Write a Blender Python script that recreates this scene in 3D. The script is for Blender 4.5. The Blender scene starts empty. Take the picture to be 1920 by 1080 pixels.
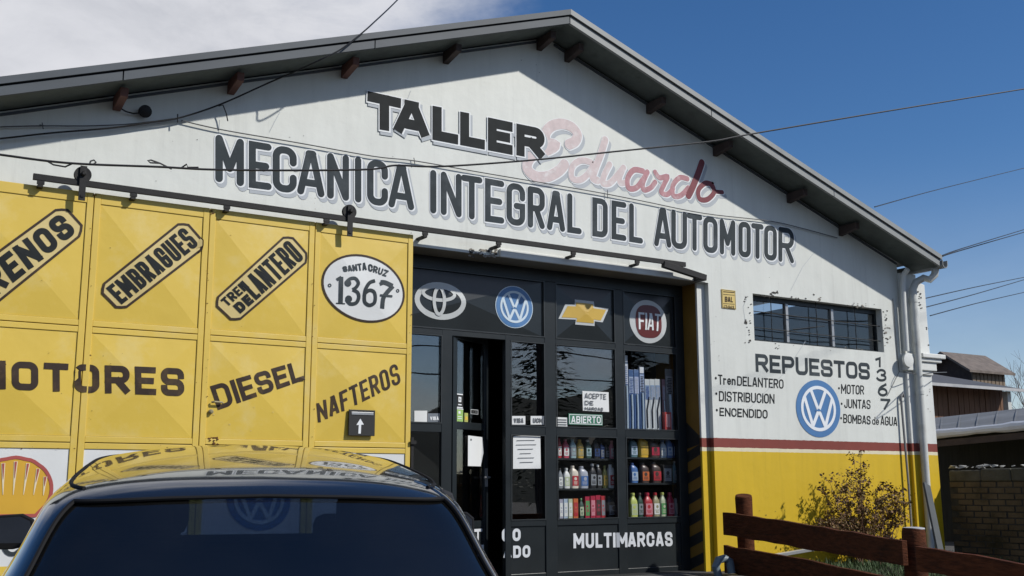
import bpy, bmesh, math, random
from mathutils import Vector, Matrix
random.seed(7)
SC = bpy.context.scene
COL = SC.collection
R = math.radians
# ------------------------------------------------------------------ camera
F = 2031.72
M = Matrix(((0.85068172, -0.52567522, -0.00248658), (0.09265132, 0.15458717, -0.9836252), (0.51745179, 0.83652159, 0.18020898)))
CAM = Vector((0, -10, 1.0))
cd = bpy.data.cameras.new("camera"); co = bpy.data.objects.new("camera", cd); COL.objects.link(co)
cd.sensor_width = 36; cd.lens = 36 * F / 1920; cd.clip_end = 3000; cd.clip_start = .05
mw = Matrix.Identity(4)
for i in range(3):
    mw[i][0] = M[0][i]; mw[i][1] = -M[1][i]; mw[i][2] = -M[2][i]; mw[i][3] = CAM[i]
co.matrix_world = mw
SC.camera = co
# ------------------------------------------------------------------ light
SUN = Vector((.4, -.5, .5075)).normalized()
sd = bpy.data.lights.new("sun", 'SUN'); so = bpy.data.objects.new("sun", sd); COL.objects.link(so)
sd.energy = 4.3; sd.angle = R(1.2); sd.color = (1, .965, .9)
so.rotation_euler = (-SUN).to_track_quat('-Z', 'Y').to_euler(); so.location = (20, -25, 30)
W = bpy.data.worlds.new("World"); SC.world = W; W.use_nodes = True
nt = W.node_tree; N = nt.nodes; L = nt.links
for n in list(N): N.remove(n)
def nd(t, **k):
    n = N.new(t)
    for a, b in k.items():
        if a.startswith('i_'): n.inputs[a[2:].replace('_', ' ')].default_value = b
        else: setattr(n, a, b)
    return n
sky = nd('ShaderNodeTexSky', sky_type='NISHITA', sun_disc=False, sun_elevation=R(38.4), sun_rotation=math.pi - math.atan2(.4, .5), altitude=800, air_density=1.0, dust_density=.25, ozone_density=2.2)
tc = nd('ShaderNodeTexCoord')
nz = nd('ShaderNodeTexNoise', i_Scale=2.6, i_Detail=7, i_Roughness=.56)
mp = nd('ShaderNodeMapping'); mp.inputs['Scale'].default_value = (1, 1, 2.2)
L.new(tc.outputs['Generated'], mp.inputs['Vector']); L.new(mp.outputs['Vector'], nz.inputs['Vector'])
def math_n(op, a, b=None, c=None):
    n = nd('ShaderNodeMath', operation=op)
    for i, v in enumerate((a, b, c)):
        if v is None: continue
        if isinstance(v, (int, float)): n.inputs[i].default_value = v
        else: L.new(v, n.inputs[i])
    return n.outputs[0]
def dotn(vec):
    n = nd('ShaderNodeVectorMath', operation='DOT_PRODUCT'); n.inputs[1].default_value = vec
    L.new(tc.outputs['Generated'], n.inputs[0]); return n.outputs['Value']
def smooth(v, a, b):
    n = nd('ShaderNodeMapRange', interpolation_type='SMOOTHSTEP')
    n.inputs['From Min'].default_value = a; n.inputs['From Max'].default_value = b
    L.new(v, n.inputs['Value']); return n.outputs['Result']
c_dir = (M.transposed() @ Vector(((0 - 960) / F, (40 - 540) / F, 1))).normalized()
nv = math_n('MULTIPLY', math_n('SUBTRACT', nz.outputs['Fac'], .5), .16)
nz2 = nd('ShaderNodeTexNoise', i_Scale=7, i_Detail=10, i_Roughness=.62, i_Distortion=.4); L.new(mp.outputs['Vector'], nz2.inputs['Vector'])
nv = math_n('ADD', nv, math_n('MULTIPLY', math_n('SUBTRACT', nz2.outputs['Fac'], .5), .07))
m1 = smooth(math_n('ADD', dotn(c_dir), nv), .895, .99)              # bank of cloud over the left end of the roof
m2a = smooth(nz.outputs['Fac'], .455, .60)
m2 = math_n('MULTIPLY', m2a, smooth(dotn((0, -1, 0)), .05, .35))     # broken cloud over the street behind
msk = math_n('MAXIMUM', m1, math_n('MULTIPLY', m2, .6))
msk = math_n('MAXIMUM', msk, math_n('MULTIPLY', smooth(dotn((0, 0, -1)), -.30, -.02), .34))   # pale air low over the horizon
mix = nd('ShaderNodeMixRGB'); L.new(msk, mix.inputs['Fac'])
hs = nd('ShaderNodeHueSaturation', i_Hue=.506, i_Saturation=1.28, i_Value=1.12); L.new(sky.outputs[0], hs.inputs['Color'])
L.new(hs.outputs[0], mix.inputs['Color1']); 
ccol = nd('ShaderNodeMixRGB'); ccol.inputs['Color1'].default_value = (5.6, 5.8, 6.4, 1); ccol.inputs['Color2'].default_value = (7.9, 8.0, 8.5, 1)
L.new(smooth(math_n('ADD', math_n('MULTIPLY', nz.outputs['Fac'], .6), math_n('MULTIPLY', nz2.outputs['Fac'], .4)), .38, .62), ccol.inputs['Fac']); L.new(ccol.outputs[0], mix.inputs['Color2'])
bg = nd('ShaderNodeBackground', i_Strength=.1); L.new(mix.outputs[0], bg.inputs['Color'])
ow = nd('ShaderNodeOutputWorld'); L.new(bg.outputs[0], ow.inputs['Surface'])
SC.view_settings.view_transform = 'Standard'; SC.view_settings.look = 'None'; SC.view_settings.gamma = 1
SC.view_settings.use_curve_mapping = False
SC.view_settings.exposure = -.12
SC.cycles.max_bounces = 8; SC.cycles.transparent_max_bounces = 12
# ------------------------------------------------------------------ helpers
def U(px, py, Y=0.0):
    d = M.transposed() @ Vector(((px - 960) / F, (py - 540) / F, 1)); return CAM + d * ((Y + 10) / d.y)
def D(px, py, dep):
    return CAM + M.transposed() @ Vector(((px - 960) / F * dep, (py - 540) / F * dep, dep))
def tag(o, label=None, cat=None, group=None, kind=None):
    for k, v in (('label', label), ('category', cat), ('group', group), ('kind', kind)):
        if v: o[k] = v
    return o
def empty(name, loc=(0, 0, 0), label=None, cat=None, group=None):
    o = bpy.data.objects.new(name, None); o.location = loc; o.empty_display_size = .2; COL.objects.link(o)
    return tag(o, label, cat, group)
class MB:
    def __init__(s): s.v = []; s.f = []; s.m = []
    def add(s, vs, fs, mi=0):
        b = len(s.v); s.v += [tuple(v) for v in vs]; s.f += [tuple(i + b for i in f) for f in fs]; s.m += [mi] * len(fs)
    def quad(s, a, b, c, d, mi=0): s.add([a, b, c, d], [(0, 1, 2, 3)], mi)
    def hexa(s, p, mi=0):   # 8 corners: bottom ring 0-3, top ring 4-7
        s.add(p, [(3, 2, 1, 0), (4, 5, 6, 7), (0, 1, 5, 4), (1, 2, 6, 5), (2, 3, 7, 6), (3, 0, 4, 7)], mi)
    def box(s, x0, x1, y0, y1, z0, z1, mi=0):
        s.hexa([(x0, y0, z0), (x1, y0, z0), (x1, y1, z0), (x0, y1, z0), (x0, y0, z1), (x1, y0, z1), (x1, y1, z1), (x0, y1, z1)], mi)
    def beam(s, a, b, w, h, mi=0, up=(0, 0, 1)):
        a = Vector(a); b = Vector(b); t = (b - a).normalized(); sd_ = t.cross(Vector(up)).normalized(); u = sd_.cross(t)
        r = lambda p: [p - sd_ * w / 2 - u * h / 2, p + sd_ * w / 2 - u * h / 2, p + sd_ * w / 2 + u * h / 2, p - sd_ * w / 2 + u * h / 2]
        s.hexa(r(a) + r(b), mi)
    def prism(s, ring, off, mi=0):
        n = len(ring); ring = [Vector(p) for p in ring]; off = Vector(off)
        s.add(ring + [p + off for p in ring], [tuple(range(n))[::-1], tuple(range(n, 2 * n))] + [(i, (i + 1) % n, n + (i + 1) % n, n + i) for i in range(n)], mi)
    def tube(s, pts, rad, n=8, mi=0, cap=True):
        pts = [Vector(p) for p in pts]; rings = []
        rr = rad if isinstance(rad, (list, tuple)) else [rad] * len(pts)
        t0 = (pts[1] - pts[0]).normalized(); ref = Vector((0, 0, 1)) if abs(t0.z) < .9 else Vector((1, 0, 0))
        sd_ = t0.cross(ref).normalized()
        for i, p in enumerate(pts):
            t = (pts[min(i + 1, len(pts) - 1)] - pts[max(i - 1, 0)]).normalized()
            sd_ = (sd_ - t * sd_.dot(t)).normalized(); u = t.cross(sd_)
            rings.append([p + (sd_ * math.cos(2 * math.pi * k / n) + u * math.sin(2 * math.pi * k / n)) * rr[i] for k in range(n)])
        vs = [q for r_ in rings for q in r_]
        fs = [(i * n + k, i * n + (k + 1) % n, (i + 1) * n + (k + 1) % n, (i + 1) * n + k) for i in range(len(pts) - 1) for k in range(n)]
        if cap: fs += [tuple(range(n))[::-1], tuple(range((len(pts) - 1) * n, len(pts) * n))]
        s.add(vs, fs, mi)
    def lathe(s, prof, c, n=20, mi=0, axis=(0, 0, 1)):
        ax = Vector(axis).normalized(); ref = Vector((1, 0, 0)) if abs(ax.x) < .9 else Vector((0, 1, 0))
        e1 = ax.cross(ref).normalized(); e2 = ax.cross(e1); c = Vector(c)
        vs = [c + ax * z + (e1 * math.cos(2 * math.pi * k / n) + e2 * math.sin(2 * math.pi * k / n)) * r_ for (r_, z) in prof for k in range(n)]
        fs = [(i * n + k, i * n + (k + 1) % n, (i + 1) * n + (k + 1) % n, (i + 1) * n + k) for i in range(len(prof) - 1) for k in range(n)]
        fs += [tuple(range(n))[::-1], tuple(range((len(prof) - 1) * n, len(prof) * n))]
        s.add(vs, fs, mi)
    def build(s, name, mats, parent=None, smooth_=False, bevel=0, local=False, angle=35):
        me = bpy.data.meshes.new(name); me.from_pydata(s.v, [], s.f)
        mats = mats if isinstance(mats, (list, tuple)) else [mats]
        for m in mats: me.materials.append(m)
        if len(mats) > 1: me.polygons.foreach_set('material_index', s.m)
        me.update()
        if smooth_:
            me.polygons.foreach_set('use_smooth', [True] * len(me.polygons))
            try: me.set_sharp_from_angle(angle=R(angle))
            except Exception: pass
        o = bpy.data.objects.new(name, me); COL.objects.link(o)
        if parent:
            o.parent = parent
            if not local and parent.type == 'EMPTY': o.matrix_parent_inverse = Matrix.Translation(parent.location).inverted()
        if bevel:
            b = o.modifiers.new('bevel', 'BEVEL'); b.width = bevel; b.segments = 2; b.limit_method = 'ANGLE'; b.angle_limit = R(40)
        return o
MATS = {}
def PM(name, col, rough=.6, metal=0, var=.12, scale=4, bump=0, bscale=60, coat=0, spec=.5, det=6, dirt=None, dirt_amt=0, dirt_scale=1.5, stretch=(1, 1, 1)):
    m = bpy.data.materials.new(name); m.use_nodes = True; t = m.node_tree; b = t.nodes['Principled BSDF']; l = t.links
    b.inputs['Roughness'].default_value = rough; b.inputs['Metallic'].default_value = metal
    b.inputs['Specular IOR Level'].default_value = spec
    b.inputs['Coat Weight'].default_value = coat; b.inputs['Coat Roughness'].default_value = .02
    c = t.nodes.new('ShaderNodeTexCoord'); mpn = t.nodes.new('ShaderNodeMapping'); mpn.inputs['Scale'].default_value = stretch
    l.new(c.outputs['Object'], mpn.inputs['Vector'])
    n = t.nodes.new('ShaderNodeTexNoise'); n.inputs['Scale'].default_value = scale; n.inputs['Detail'].default_value = det; l.new(mpn.outputs[0], n.inputs['Vector'])
    mr = t.nodes.new('ShaderNodeMapRange'); mr.inputs['From Min'].default_value = .25; mr.inputs['From Max'].default_value = .75
    mr.inputs['To Min'].default_value = 1 - var; mr.inputs['To Max'].default_value = 1 + var; l.new(n.outputs['Fac'], mr.inputs['Value'])
    mul = t.nodes.new('ShaderNodeMixRGB'); mul.blend_type = 'MULTIPLY'; mul.inputs['Fac'].default_value = 1; mul.inputs['Color1'].default_value = (*col, 1)
    l.new(mr.outputs[0], mul.inputs['Color2']); outc = mul.outputs[0]
    if dirt:
        n2 = t.nodes.new('ShaderNodeTexNoise'); n2.inputs['Scale'].default_value = dirt_scale; n2.inputs['Detail'].default_value = 9; n2.inputs['Roughness'].default_value = .65; l.new(mpn.outputs[0], n2.inputs['Vector'])
        m2_ = t.nodes.new('ShaderNodeMapRange'); m2_.inputs['From Min'].default_value = .52; m2_.inputs['From Max'].default_value = .72; m2_.inputs['To Max'].default_value = dirt_amt
        l.new(n2.outputs['Fac'], m2_.inputs['Value'])
        mx = t.nodes.new('ShaderNodeMixRGB'); mx.inputs['Color2'].default_value = (*dirt, 1); l.new(m2_.outputs[0], mx.inputs['Fac']); l.new(outc, mx.inputs['Color1']); outc = mx.outputs[0]
    l.new(outc, b.inputs['Base Color'])
    if bump:
        n3 = t.nodes.new('ShaderNodeTexNoise'); n3.inputs['Scale'].default_value = bscale; n3.inputs['Detail'].default_value = 5; l.new(mpn.outputs[0], n3.inputs['Vector'])
        bp = t.nodes.new('ShaderNodeBump'); bp.inputs['Strength'].default_value = bump; bp.inputs['Distance'].default_value = .01; l.new(n3.outputs['Fac'], bp.inputs['Height']); l.new(bp.outputs[0], b.inputs['Normal'])
    MATS[name] = m; return m
def GLASS(name, tint=.85, ior=1.6, rough=0.0, tc_=None, veil=0):
    m = bpy.data.materials.new(name); m.use_nodes = True; t = m.node_tree; l = t.links
    for n in list(t.nodes): t.nodes.remove(n)
    o = t.nodes.new('ShaderNodeOutputMaterial'); mx = t.nodes.new('ShaderNodeMixShader'); lw = t.nodes.new('ShaderNodeLayerWeight'); lw.inputs['Blend'].default_value = .5
    pw = t.nodes.new('ShaderNodeMath'); pw.operation = 'POWER'; pw.inputs[1].default_value = 5; l.new(lw.outputs['Facing'], pw.inputs[0])
    f0 = ((ior - 1) / (ior + 1)) ** 2; fr = t.nodes.new('ShaderNodeMapRange'); fr.inputs['To Min'].default_value = f0; fr.inputs['To Max'].default_value = 1; l.new(pw.outputs[0], fr.inputs['Value'])
    tr = t.nodes.new('ShaderNodeBsdfTransparent'); tr.inputs['Color'].default_value = (*(tc_ or (tint, tint, tint)), 1)
    g = t.nodes.new('ShaderNodeBsdfGlossy'); g.inputs['Roughness'].default_value = rough
    c = t.nodes.new('ShaderNodeTexCoord'); nn = t.nodes.new('ShaderNodeTexNoise'); nn.inputs['Scale'].default_value = 1.3; nn.inputs['Detail'].default_value = 1; l.new(c.outputs['Object'], nn.inputs['Vector'])
    bp = t.nodes.new('ShaderNodeBump'); bp.inputs['Strength'].default_value = .08; bp.inputs['Distance'].default_value = .02; l.new(nn.outputs['Fac'], bp.inputs['Height']); l.new(bp.outputs[0], g.inputs['Normal'])
    l.new(fr.outputs[0], mx.inputs[0]); l.new(tr.outputs[0], mx.inputs[1]); l.new(g.outputs[0], mx.inputs[2]); last = mx.outputs[0]
    if veil:  # thin grey diffuse veil standing in for a soft reflection on the glass
        df = t.nodes.new('ShaderNodeBsdfDiffuse'); df.inputs['Color'].default_value = (.42, .42, .40, 1); dm = t.nodes.new('ShaderNodeMixShader'); dn_ = t.nodes.new('ShaderNodeTexNoise'); dn_.inputs['Scale'].default_value = 2.2; dn_.inputs['Detail'].default_value = 8; l.new(c.outputs['Object'], dn_.inputs['Vector'])
        dr = t.nodes.new('ShaderNodeMapRange'); dr.inputs['From Min'].default_value = .35; dr.inputs['From Max'].default_value = .7; dr.inputs['To Min'].default_value = veil * .3; dr.inputs['To Max'].default_value = veil; l.new(dn_.outputs['Fac'], dr.inputs['Value'])
        l.new(dr.outputs[0], dm.inputs[0]); l.new(last, dm.inputs[1]); l.new(df.outputs[0], dm.inputs[2]); last = dm.outputs[0]
    l.new(last, o.inputs[0]); return m
# ------------------------------------------------------------------ painted lettering
def arc(cx, cy, rx, ry, a0, a1, n=7):
    return [(cx + rx * math.cos(R(a0 + (a1 - a0) * i / n)), cy + ry * math.sin(R(a0 + (a1 - a0) * i / n))) for i in range(n + 1)]
def glyph(c, w, h, r):
    r = min(r, w * .499, h * .499); q = min(r, h * .249, w * .499); H = h / 2
    tl = lambda: arc(r, h - r, r, r, 90, 180); tr = lambda: arc(w - r, h - r, r, r, 0, 90)
    bl = lambda: arc(r, r, r, r, 180, 270); br = lambda: arc(w - r, r, r, r, 270, 360)
    Cp = [(w, h * .70)] + tr() + tl() + bl() + br()
    bowl = lambda y0, y1: [(0, y1)] + arc(w - min(r, (y1 - y0) * .49), y1 - min(r, (y1 - y0) * .49), min(r, (y1 - y0) * .49), min(r, (y1 - y0) * .49), 90, 0) + arc(w - min(r, (y1 - y0) * .49), y0 + min(r, (y1 - y0) * .49), min(r, (y1 - y0) * .49), min(r, (y1 - y0) * .49), 0, -90) + [(0, y0)]
    s_ = min(r, h * .20)
    Sp = [(w, h * .79)] + arc(w - s_, h - s_, s_, s_, 0, 90) + arc(s_, h - s_, s_, s_, 90, 180) + arc(q, H + q, q, q, 180, 270) + arc(w - q, H - q, q, q, 90, 0) + arc(w - s_, s_, s_, s_, 0, -90) + arc(s_, s_, s_, s_, 270, 180) + [(0, h * .21)]
    if r < 1e-6: r = 1e-6
    G = {
        'A': [([(0, 0), (w * .42, h)], 0), ([(w * .58, h), (w, 0)], 0), ([(w * .18, h * .24), (w * .82, h * .24)], 0), ([(w * .40, h), (w * .60, h)], 0)],
        'B': [([(0, 0), (0, h)], 0), (bowl(H, h), 0), (bowl(0, H), 0)],
        'C': [(Cp + [(w, h * .30)], 0)],
        'D': [([(0, 0), (0, h)] + arc(w - r, h - r, r, r, 90, 0) + arc(w - r, r, r, r, 0, -90), 1)],
        'E': [([(w, h), (0, h), (0, 0), (w, 0)], 0), ([(0, H), (w * .85, H)], 0)],
        'F': [([(w, h), (0, h), (0, 0)], 0), ([(0, H), (w * .8, H)], 0)],
        'G': [(Cp + [(w, h * .46), (w * .55, h * .46)], 0)],
        'H': [([(0, 0), (0, h)], 0), ([(w, 0), (w, h)], 0), ([(0, H), (w, H)], 0)],
        'I': [([(w / 2, 0), (w / 2, h)], 0)],
        'J': [([(w, h), (w, r)] + arc(w - r, r, r, r, 0, -90) + bl()[::-1] + [(0, h * .25)], 0)],
        'K': [([(0, 0), (0, h)], 0), ([(0, h * .42), (w, h)], 0), ([(w * .3, h * .55), (w, 0)], 0)],
        'L': [([(0, h), (0, 0), (w, 0)], 0)],
        'M': [([(0, 0), (0, h)], 0), ([(0, h), (w / 2, h * .3)], 0), ([(w / 2, h * .3), (w, h)], 0), ([(w, h), (w, 0)], 0)],
        'N': [([(0, 0), (0, h)], 0), ([(0, h), (w, 0)], 0), ([(w, 0), (w, h)], 0)],
        'O': [(tr() + tl() + bl() + br(), 1)],
        'P': [([(0, 0), (0, h)], 0), (bowl(H * .9, h), 0)],
        'R': [([(0, 0), (0, h)], 0), (bowl(H * .95, h), 0), ([(w * .5, H * .95), (w, 0)], 0)],
        'S': [(Sp, 0)],
        'T': [([(0, h), (w, h)], 0), ([(w / 2, h), (w / 2, 0)], 0)],
        'U': [([(0, h)] + bl() + br() + [(w, h)], 0)],
        'V': [([(0, h), (w / 2, 0)], 0), ([(w / 2, 0), (w, h)], 0)],
        'W': [([(0, h), (w * .25, 0)], 0), ([(w * .25, 0), (w / 2, h * .8)], 0), ([(w / 2, h * .8), (w * .75, 0)], 0), ([(w * .75, 0), (w, h)], 0)],
        'Z': [([(0, h), (w, h)], 0), ([(w, h), (0, 0)], 0), ([(0, 0), (w, 0)], 0)],
        '1': [([(w * .15, h * .82), (w * .6, h), (w * .6, 0)], 0)],
        '3': [([(0, h * .8)] + arc(w * .48, h * .75, w * .45, h * .25, 150, -80, 10), 0), (arc(w * .46, h * .26, w * .54, h * .26, 85, -160, 12), 0)],
        '6': [([(w * .85, h)] + arc(w * .9, h * .3, w * .9, h * .62, 110, 180, 6), 0), (arc(w * .5, h * .3, w * .5, h * .3, 0, 360, 16)[:-1], 1)],
        '7': [([(0, h), (w, h)], 0), ([(w, h), (w * .4, 0)], 0)],
        'r': [([(0, 0), (0, h * .62)], 0), (arc(w * .6, h * .3, w * .6, h * .32, 170, 60, 6), 0)],
        'e': [([(w * .08, h * .33), (w, h * .33)] + arc(w / 2, h * .33, w / 2, h * .33, 10, 320, 14), 0)],
        'n': [([(0, 0), (0, h * .62)], 0), ([(0, h * .35)] + arc(w / 2, h * .38, w / 2, h * .24, 170, 0, 8) + [(w, 0)], 0)],
        'd': [(arc(w / 2, h * .32, w / 2, h * .32, 0, 360, 14)[:-1], 1), ([(w, 0), (w, h)], 0)],
        'h': [([(0, 0), (0, h)], 0), ([(0, h * .35)] + arc(w / 2, h * .38, w / 2, h * .24, 170, 0, 8) + [(w, 0)], 0)],
        'l': [([(w / 2, 0), (w / 2, h)], 0)],
        '.': [([(w / 2, h * .45), (w / 2, h * .55)], 0)],
    }
    return G[c]
WID = dict(I=.22, l=.22, M=1.25, W=1.3, N=1.05, E=.88, F=.85, L=.82, T=.95, J=.8, r=.7, e=.85, d=.9, n=.85)
WID['.'] = .2; WID[' '] = .45; WID['1'] = .6
class Paint:
    """flat paint lying on a surface given by Y = S(X, Z)"""
    def __init__(s, Y0, S=None, lift=.002):
        s.mb = MB(); s.Y0 = Y0; s.S = S or (lambda X, Z: Y0); s.lift = lift; s.k = 0
    def xz(s, px, py):
        p = U(px, py, s.Y0); return (p.x, p.z)
    def P(s, q, off): return (q[0], s.S(q[0], q[1]) - s.lift - off, q[1])
    def ribbon(s, pts, w, mi=0, closed=False, cap='round', off=0.0, step=.04, taper=None):
        s.k += 1; off = off + (s.k % 9) * .00022
        P_ = [Vector(p) for p in pts]
        Q = [P_[0]]
        for p in P_[1:]:
            if (p - Q[-1]).length > 1e-4: Q.append(p)
        if closed and (Q[0] - Q[-1]).length < 1e-4: Q.pop()
        if len(Q) < 2: return
        if cap == 'square' and not closed:
            Q[0] = Q[0] + (Q[0] - Q[1]).normalized() * w / 2; Q[-1] = Q[-1] + (Q[-1] - Q[-2]).normalized() * w / 2
        n = len(Q); nor = []
        for i in range(n):
            a = Q[i - 1] if (i > 0 or closed) else None; b = Q[(i + 1) % n] if (i < n - 1 or closed) else None
            d1 = (Q[i] - a).normalized() if a is not None else None; d2 = (b - Q[i]).normalized() if b is not None else None
            if d1 is None: d1 = d2
            if d2 is None: d2 = d1
            n1 = Vector((-d1.y, d1.x)); n2 = Vector((-d2.y, d2.x)); mm = n1 + n2
            if mm.length < 1e-5: mm = n1
            mm.normalize(); nor.append(mm / max(.45, mm.dot(n1)))
        vs = []; fs = []; segs = n if closed else n - 1
        for i in range(segs):
            j = (i + 1) % n; kk = max(1, int((Q[j] - Q[i]).length / step))
            for t in range(kk):
                vs.append((Q[i].lerp(Q[j], t / kk), nor[i].lerp(nor[j], t / kk)))
        if not closed: vs.append((Q[-1], nor[-1]))
        m = len(vs); out = []
        for i, (p, nn) in enumerate(vs):
            ww = w if not taper else w * (taper[0] + (taper[1] - taper[0]) * i / (m - 1))
            out += [s.P(p + nn * ww / 2, off + i * 1e-5), s.P(p - nn * ww / 2, off + i * 1e-5)]
        for i in range(m if closed else m - 1):
            j = (i + 1) % m; fs.append((2 * i, 2 * i + 1, 2 * j + 1, 2 * j))
        s.mb.add(out, fs, mi)
        if cap == 'round' and not closed:
            for (p, dd, ww) in ((Q[0], Q[0] - Q[1], w * (taper[0] if taper else 1)), (Q[-1], Q[-1] - Q[-2], w * (taper[1] if taper else 1))):
                a0 = math.degrees(math.atan2(dd.y, dd.x)); ring = arc(p.x, p.y, ww / 2, ww / 2, a0 - 90, a0 + 90, 8)
                s.mb.add([s.P(q, off) for q in ring], [tuple(range(len(ring)))], mi)
    def fill(s, ring, mi=0, off=0.0, rings=6, c=None):
        s.k += 1; off = off + (s.k % 9) * .00022
        n = len(ring); ring = [Vector(q) for q in ring]
        c = Vector(c) if c else sum(ring, Vector((0, 0))) / n
        vs = [s.P(c, off)]; fs = []
        for k in range(1, rings + 1):
            vs += [s.P(c.lerp(q, k / rings), off) for q in ring]
        for i in range(n): fs.append((0, 1 + i, 1 + (i + 1) % n))
        for k in range(rings - 1):
            a = 1 + k * n; b = a + n
            for i in range(n): fs.append((a + i, b + i, b + (i + 1) % n, a + (i + 1) % n))
        s.mb.add(vs, fs, mi)
    def letter(s, c, quad, t, rad=.4, passes=((0, 0, 0, 0, 0),), cap='round'):
        """quad TL TR BL BR in XZ ; passes: (dx, dz, extra width, material, offset)"""
        if c == ' ': return
        TL, TR, BL, BR = [Vector(q) for q in quad]
        Wd = ((TR - TL).length + (BR - BL).length) / 2; Hd = ((TL - BL).length + (TR - BR).length) / 2
        w = max(Wd - t, .001); h = max(Hd - t, .001); r_ = max(rad * w, t * .56)
        for (dx, dz, ew, mi, off) in passes:
            for pts, cl in glyph(c, w, h, r_):
                o = []; cp = cap
                if cap == 'square' and len(pts) == 2 and abs(pts[0][0] - pts[1][0]) > .1 * w and abs(pts[0][1] - pts[1][1]) > .3 * h:
                    p0, p1 = Vector(pts[0]), Vector(pts[1]); dv = (p1 - p0).normalized(); cp = 'flat'; q0, q1 = p0, p1
                    if c != 'A' or p0.y < .1 * h: q0 = p0 - dv * t * .36
                    if c != 'A' or p1.y < .1 * h: q1 = p1 + dv * t * .36
                    pts = [tuple(q0), tuple(q1)]
                for (x, y) in pts:
                    u = (x + t / 2) / Wd; v = (y + t / 2) / Hd
                    o.append((BL.lerp(BR, u)).lerp(TL.lerp(TR, u), v) + Vector((dx, dz)))
                s.ribbon(o, t + ew, mi, bool(cl), cp, off)
    def text(s, txt, quadpx, t, rad=.4, passes=((0, 0, 0, 0, 0),), cap='round', gap=.16, widths=None, xz=False):
        Q = [Vector(q) if xz else Vector(s.xz(*q)) for q in quadpx]
        ws = [(widths or {}).get(c, WID.get(c, 1)) for c in txt]; tot = sum(ws) + gap * (len(txt) - 1); u = 0
        for c, wd in zip(txt, ws):
            a = u / tot; b = (u + wd) / tot
            s.letter(c, [Q[0].lerp(Q[1], a), Q[0].lerp(Q[1], b), Q[2].lerp(Q[3], a), Q[2].lerp(Q[3], b)], t, rad, passes, cap); u += wd + gap
    def ellipse(s, lft, rgt, top, bot, n=40, sc=1.0):
        l_, r_, t_, b_ = [Vector(s.xz(*q)) for q in (lft, rgt, top, bot)]
        c = (l_ + r_ + t_ + b_) / 4; a = (r_ - l_) / 2 * sc; b = (t_ - b_) / 2 * sc
        return c, a, b, [c + a * math.cos(2 * math.pi * i / n) + b * math.sin(2 * math.pi * i / n) for i in range(n)]
    def build(s, name, mats, parent, label=None):
        o = s.mb.build(name, mats, parent)
        return tag(o, label)
# ------------------------------------------------------------------ materials
def band_paint(name, white, gloss=.55, stain=.5):
    """masonry paint in horizontal bands: yellow dado, cream line, oxide red line, white above (heights in the wall's own coordinates)"""
    m = PM(name, (1, 1, 1), gloss, var=.0, bump=.25, bscale=9, det=3); t = m.node_tree; l = t.links; b = t.nodes['Principled BSDF']
    c = t.nodes.new('ShaderNodeTexCoord'); sp = t.nodes.new('ShaderNodeSeparateXYZ'); l.new(c.outputs['Object'], sp.inputs[0])
    ed = t.nodes.new('ShaderNodeTexNoise'); ed.inputs['Scale'].default_value = 14; l.new(c.outputs['Object'], ed.inputs['Vector'])
    def mth(op, a, b_):
        n = t.nodes.new('ShaderNodeMath'); n.operation = op
        for i, v in enumerate((a, b_)):
            if isinstance(v, (int, float)): n.inputs[i].default_value = v
            else: l.new(v, n.inputs[i])
        return n.outputs[0]
    z = mth('ADD', sp.outputs['Z'], mth('MULTIPLY', mth('SUBTRACT', ed.outputs['Fac'], .5), .012))
    cols = [((.60, .40, .008), None), ((.68, .62, .44), BAND[0]), ((.20, .035, .022), BAND[1]), (white, BAND[2])]
    cur = None
    for col, th in cols:
        if cur is None:
            r = t.nodes.new('ShaderNodeRGB'); r.outputs[0].default_value = (*col, 1); cur = r.outputs[0]; continue
        mx = t.nodes.new('ShaderNodeMixRGB'); l.new(mth('GREATER_THAN', z, th), mx.inputs['Fac']); l.new(cur, mx.inputs['Color1']); mx.inputs['Color2'].default_value = (*col, 1); cur = mx.outputs[0]
    # mottled repainting, runs and grime
    def noise(sc, st, det=6, rough=.6):
        mp_ = t.nodes.new('ShaderNodeMapping'); mp_.inputs['Scale'].default_value = st; l.new(c.outputs['Object'], mp_.inputs['Vector'])
        n = t.nodes.new('ShaderNodeTexNoise'); n.inputs['Scale'].default_value = sc; n.inputs['Detail'].default_value = det; n.inputs['Roughness'].default_value = rough; l.new(mp_.outputs[0], n.inputs['Vector']); return n.outputs['Fac']
    def rng(v, a, b_, c_, d_):
        n = t.nodes.new('ShaderNodeMapRange'); l.new(v, n.inputs['Value'])
        for k, q in zip(('From Min', 'From Max', 'To Min', 'To Max'), (a, b_, c_, d_)): n.inputs[k].default_value = q
        return n.outputs[0]
    g = mth('MULTIPLY', rng(noise(.7, (1, 1, 1)), .3, .7, .93, 1.05), rng(noise(3.0, (2.2, 1, .25)), .35, .72, 1.03, 1 - .12 * stain))
    g = mth('MULTIPLY', g, rng(noise(26, (1, 1, 1), 3), .62, .75, 1.0, 1 - .14 * stain))
    if name == 'facade_paint':
        g = mth('MULTIPLY', g, rng(noise(1.1, (7, 1, .35), 8, .7), .56, .74, 1.0, .86)); g = mth('MULTIPLY', g, rng(noise(5.5, (1, 1, 1), 10, .75), .60, .70, 1.0, .90))
    mu = t.nodes.new('ShaderNodeMixRGB'); mu.blend_type = 'MULTIPLY'; mu.inputs['Fac'].default_value = 1; l.new(cur, mu.inputs['Color1']); l.new(g, mu.inputs['Color2'])
    l.new(mu.outputs[0], b.inputs['Base Color']); return m
BAND = (U(1540, 849.5).z, U(1540, 843).z, U(1540, 826.5).z)
facade_m = band_paint('facade_paint', (.645, .660, .618))
trim_m = band_paint('trim_paint', (.655, .665, .635))
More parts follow.
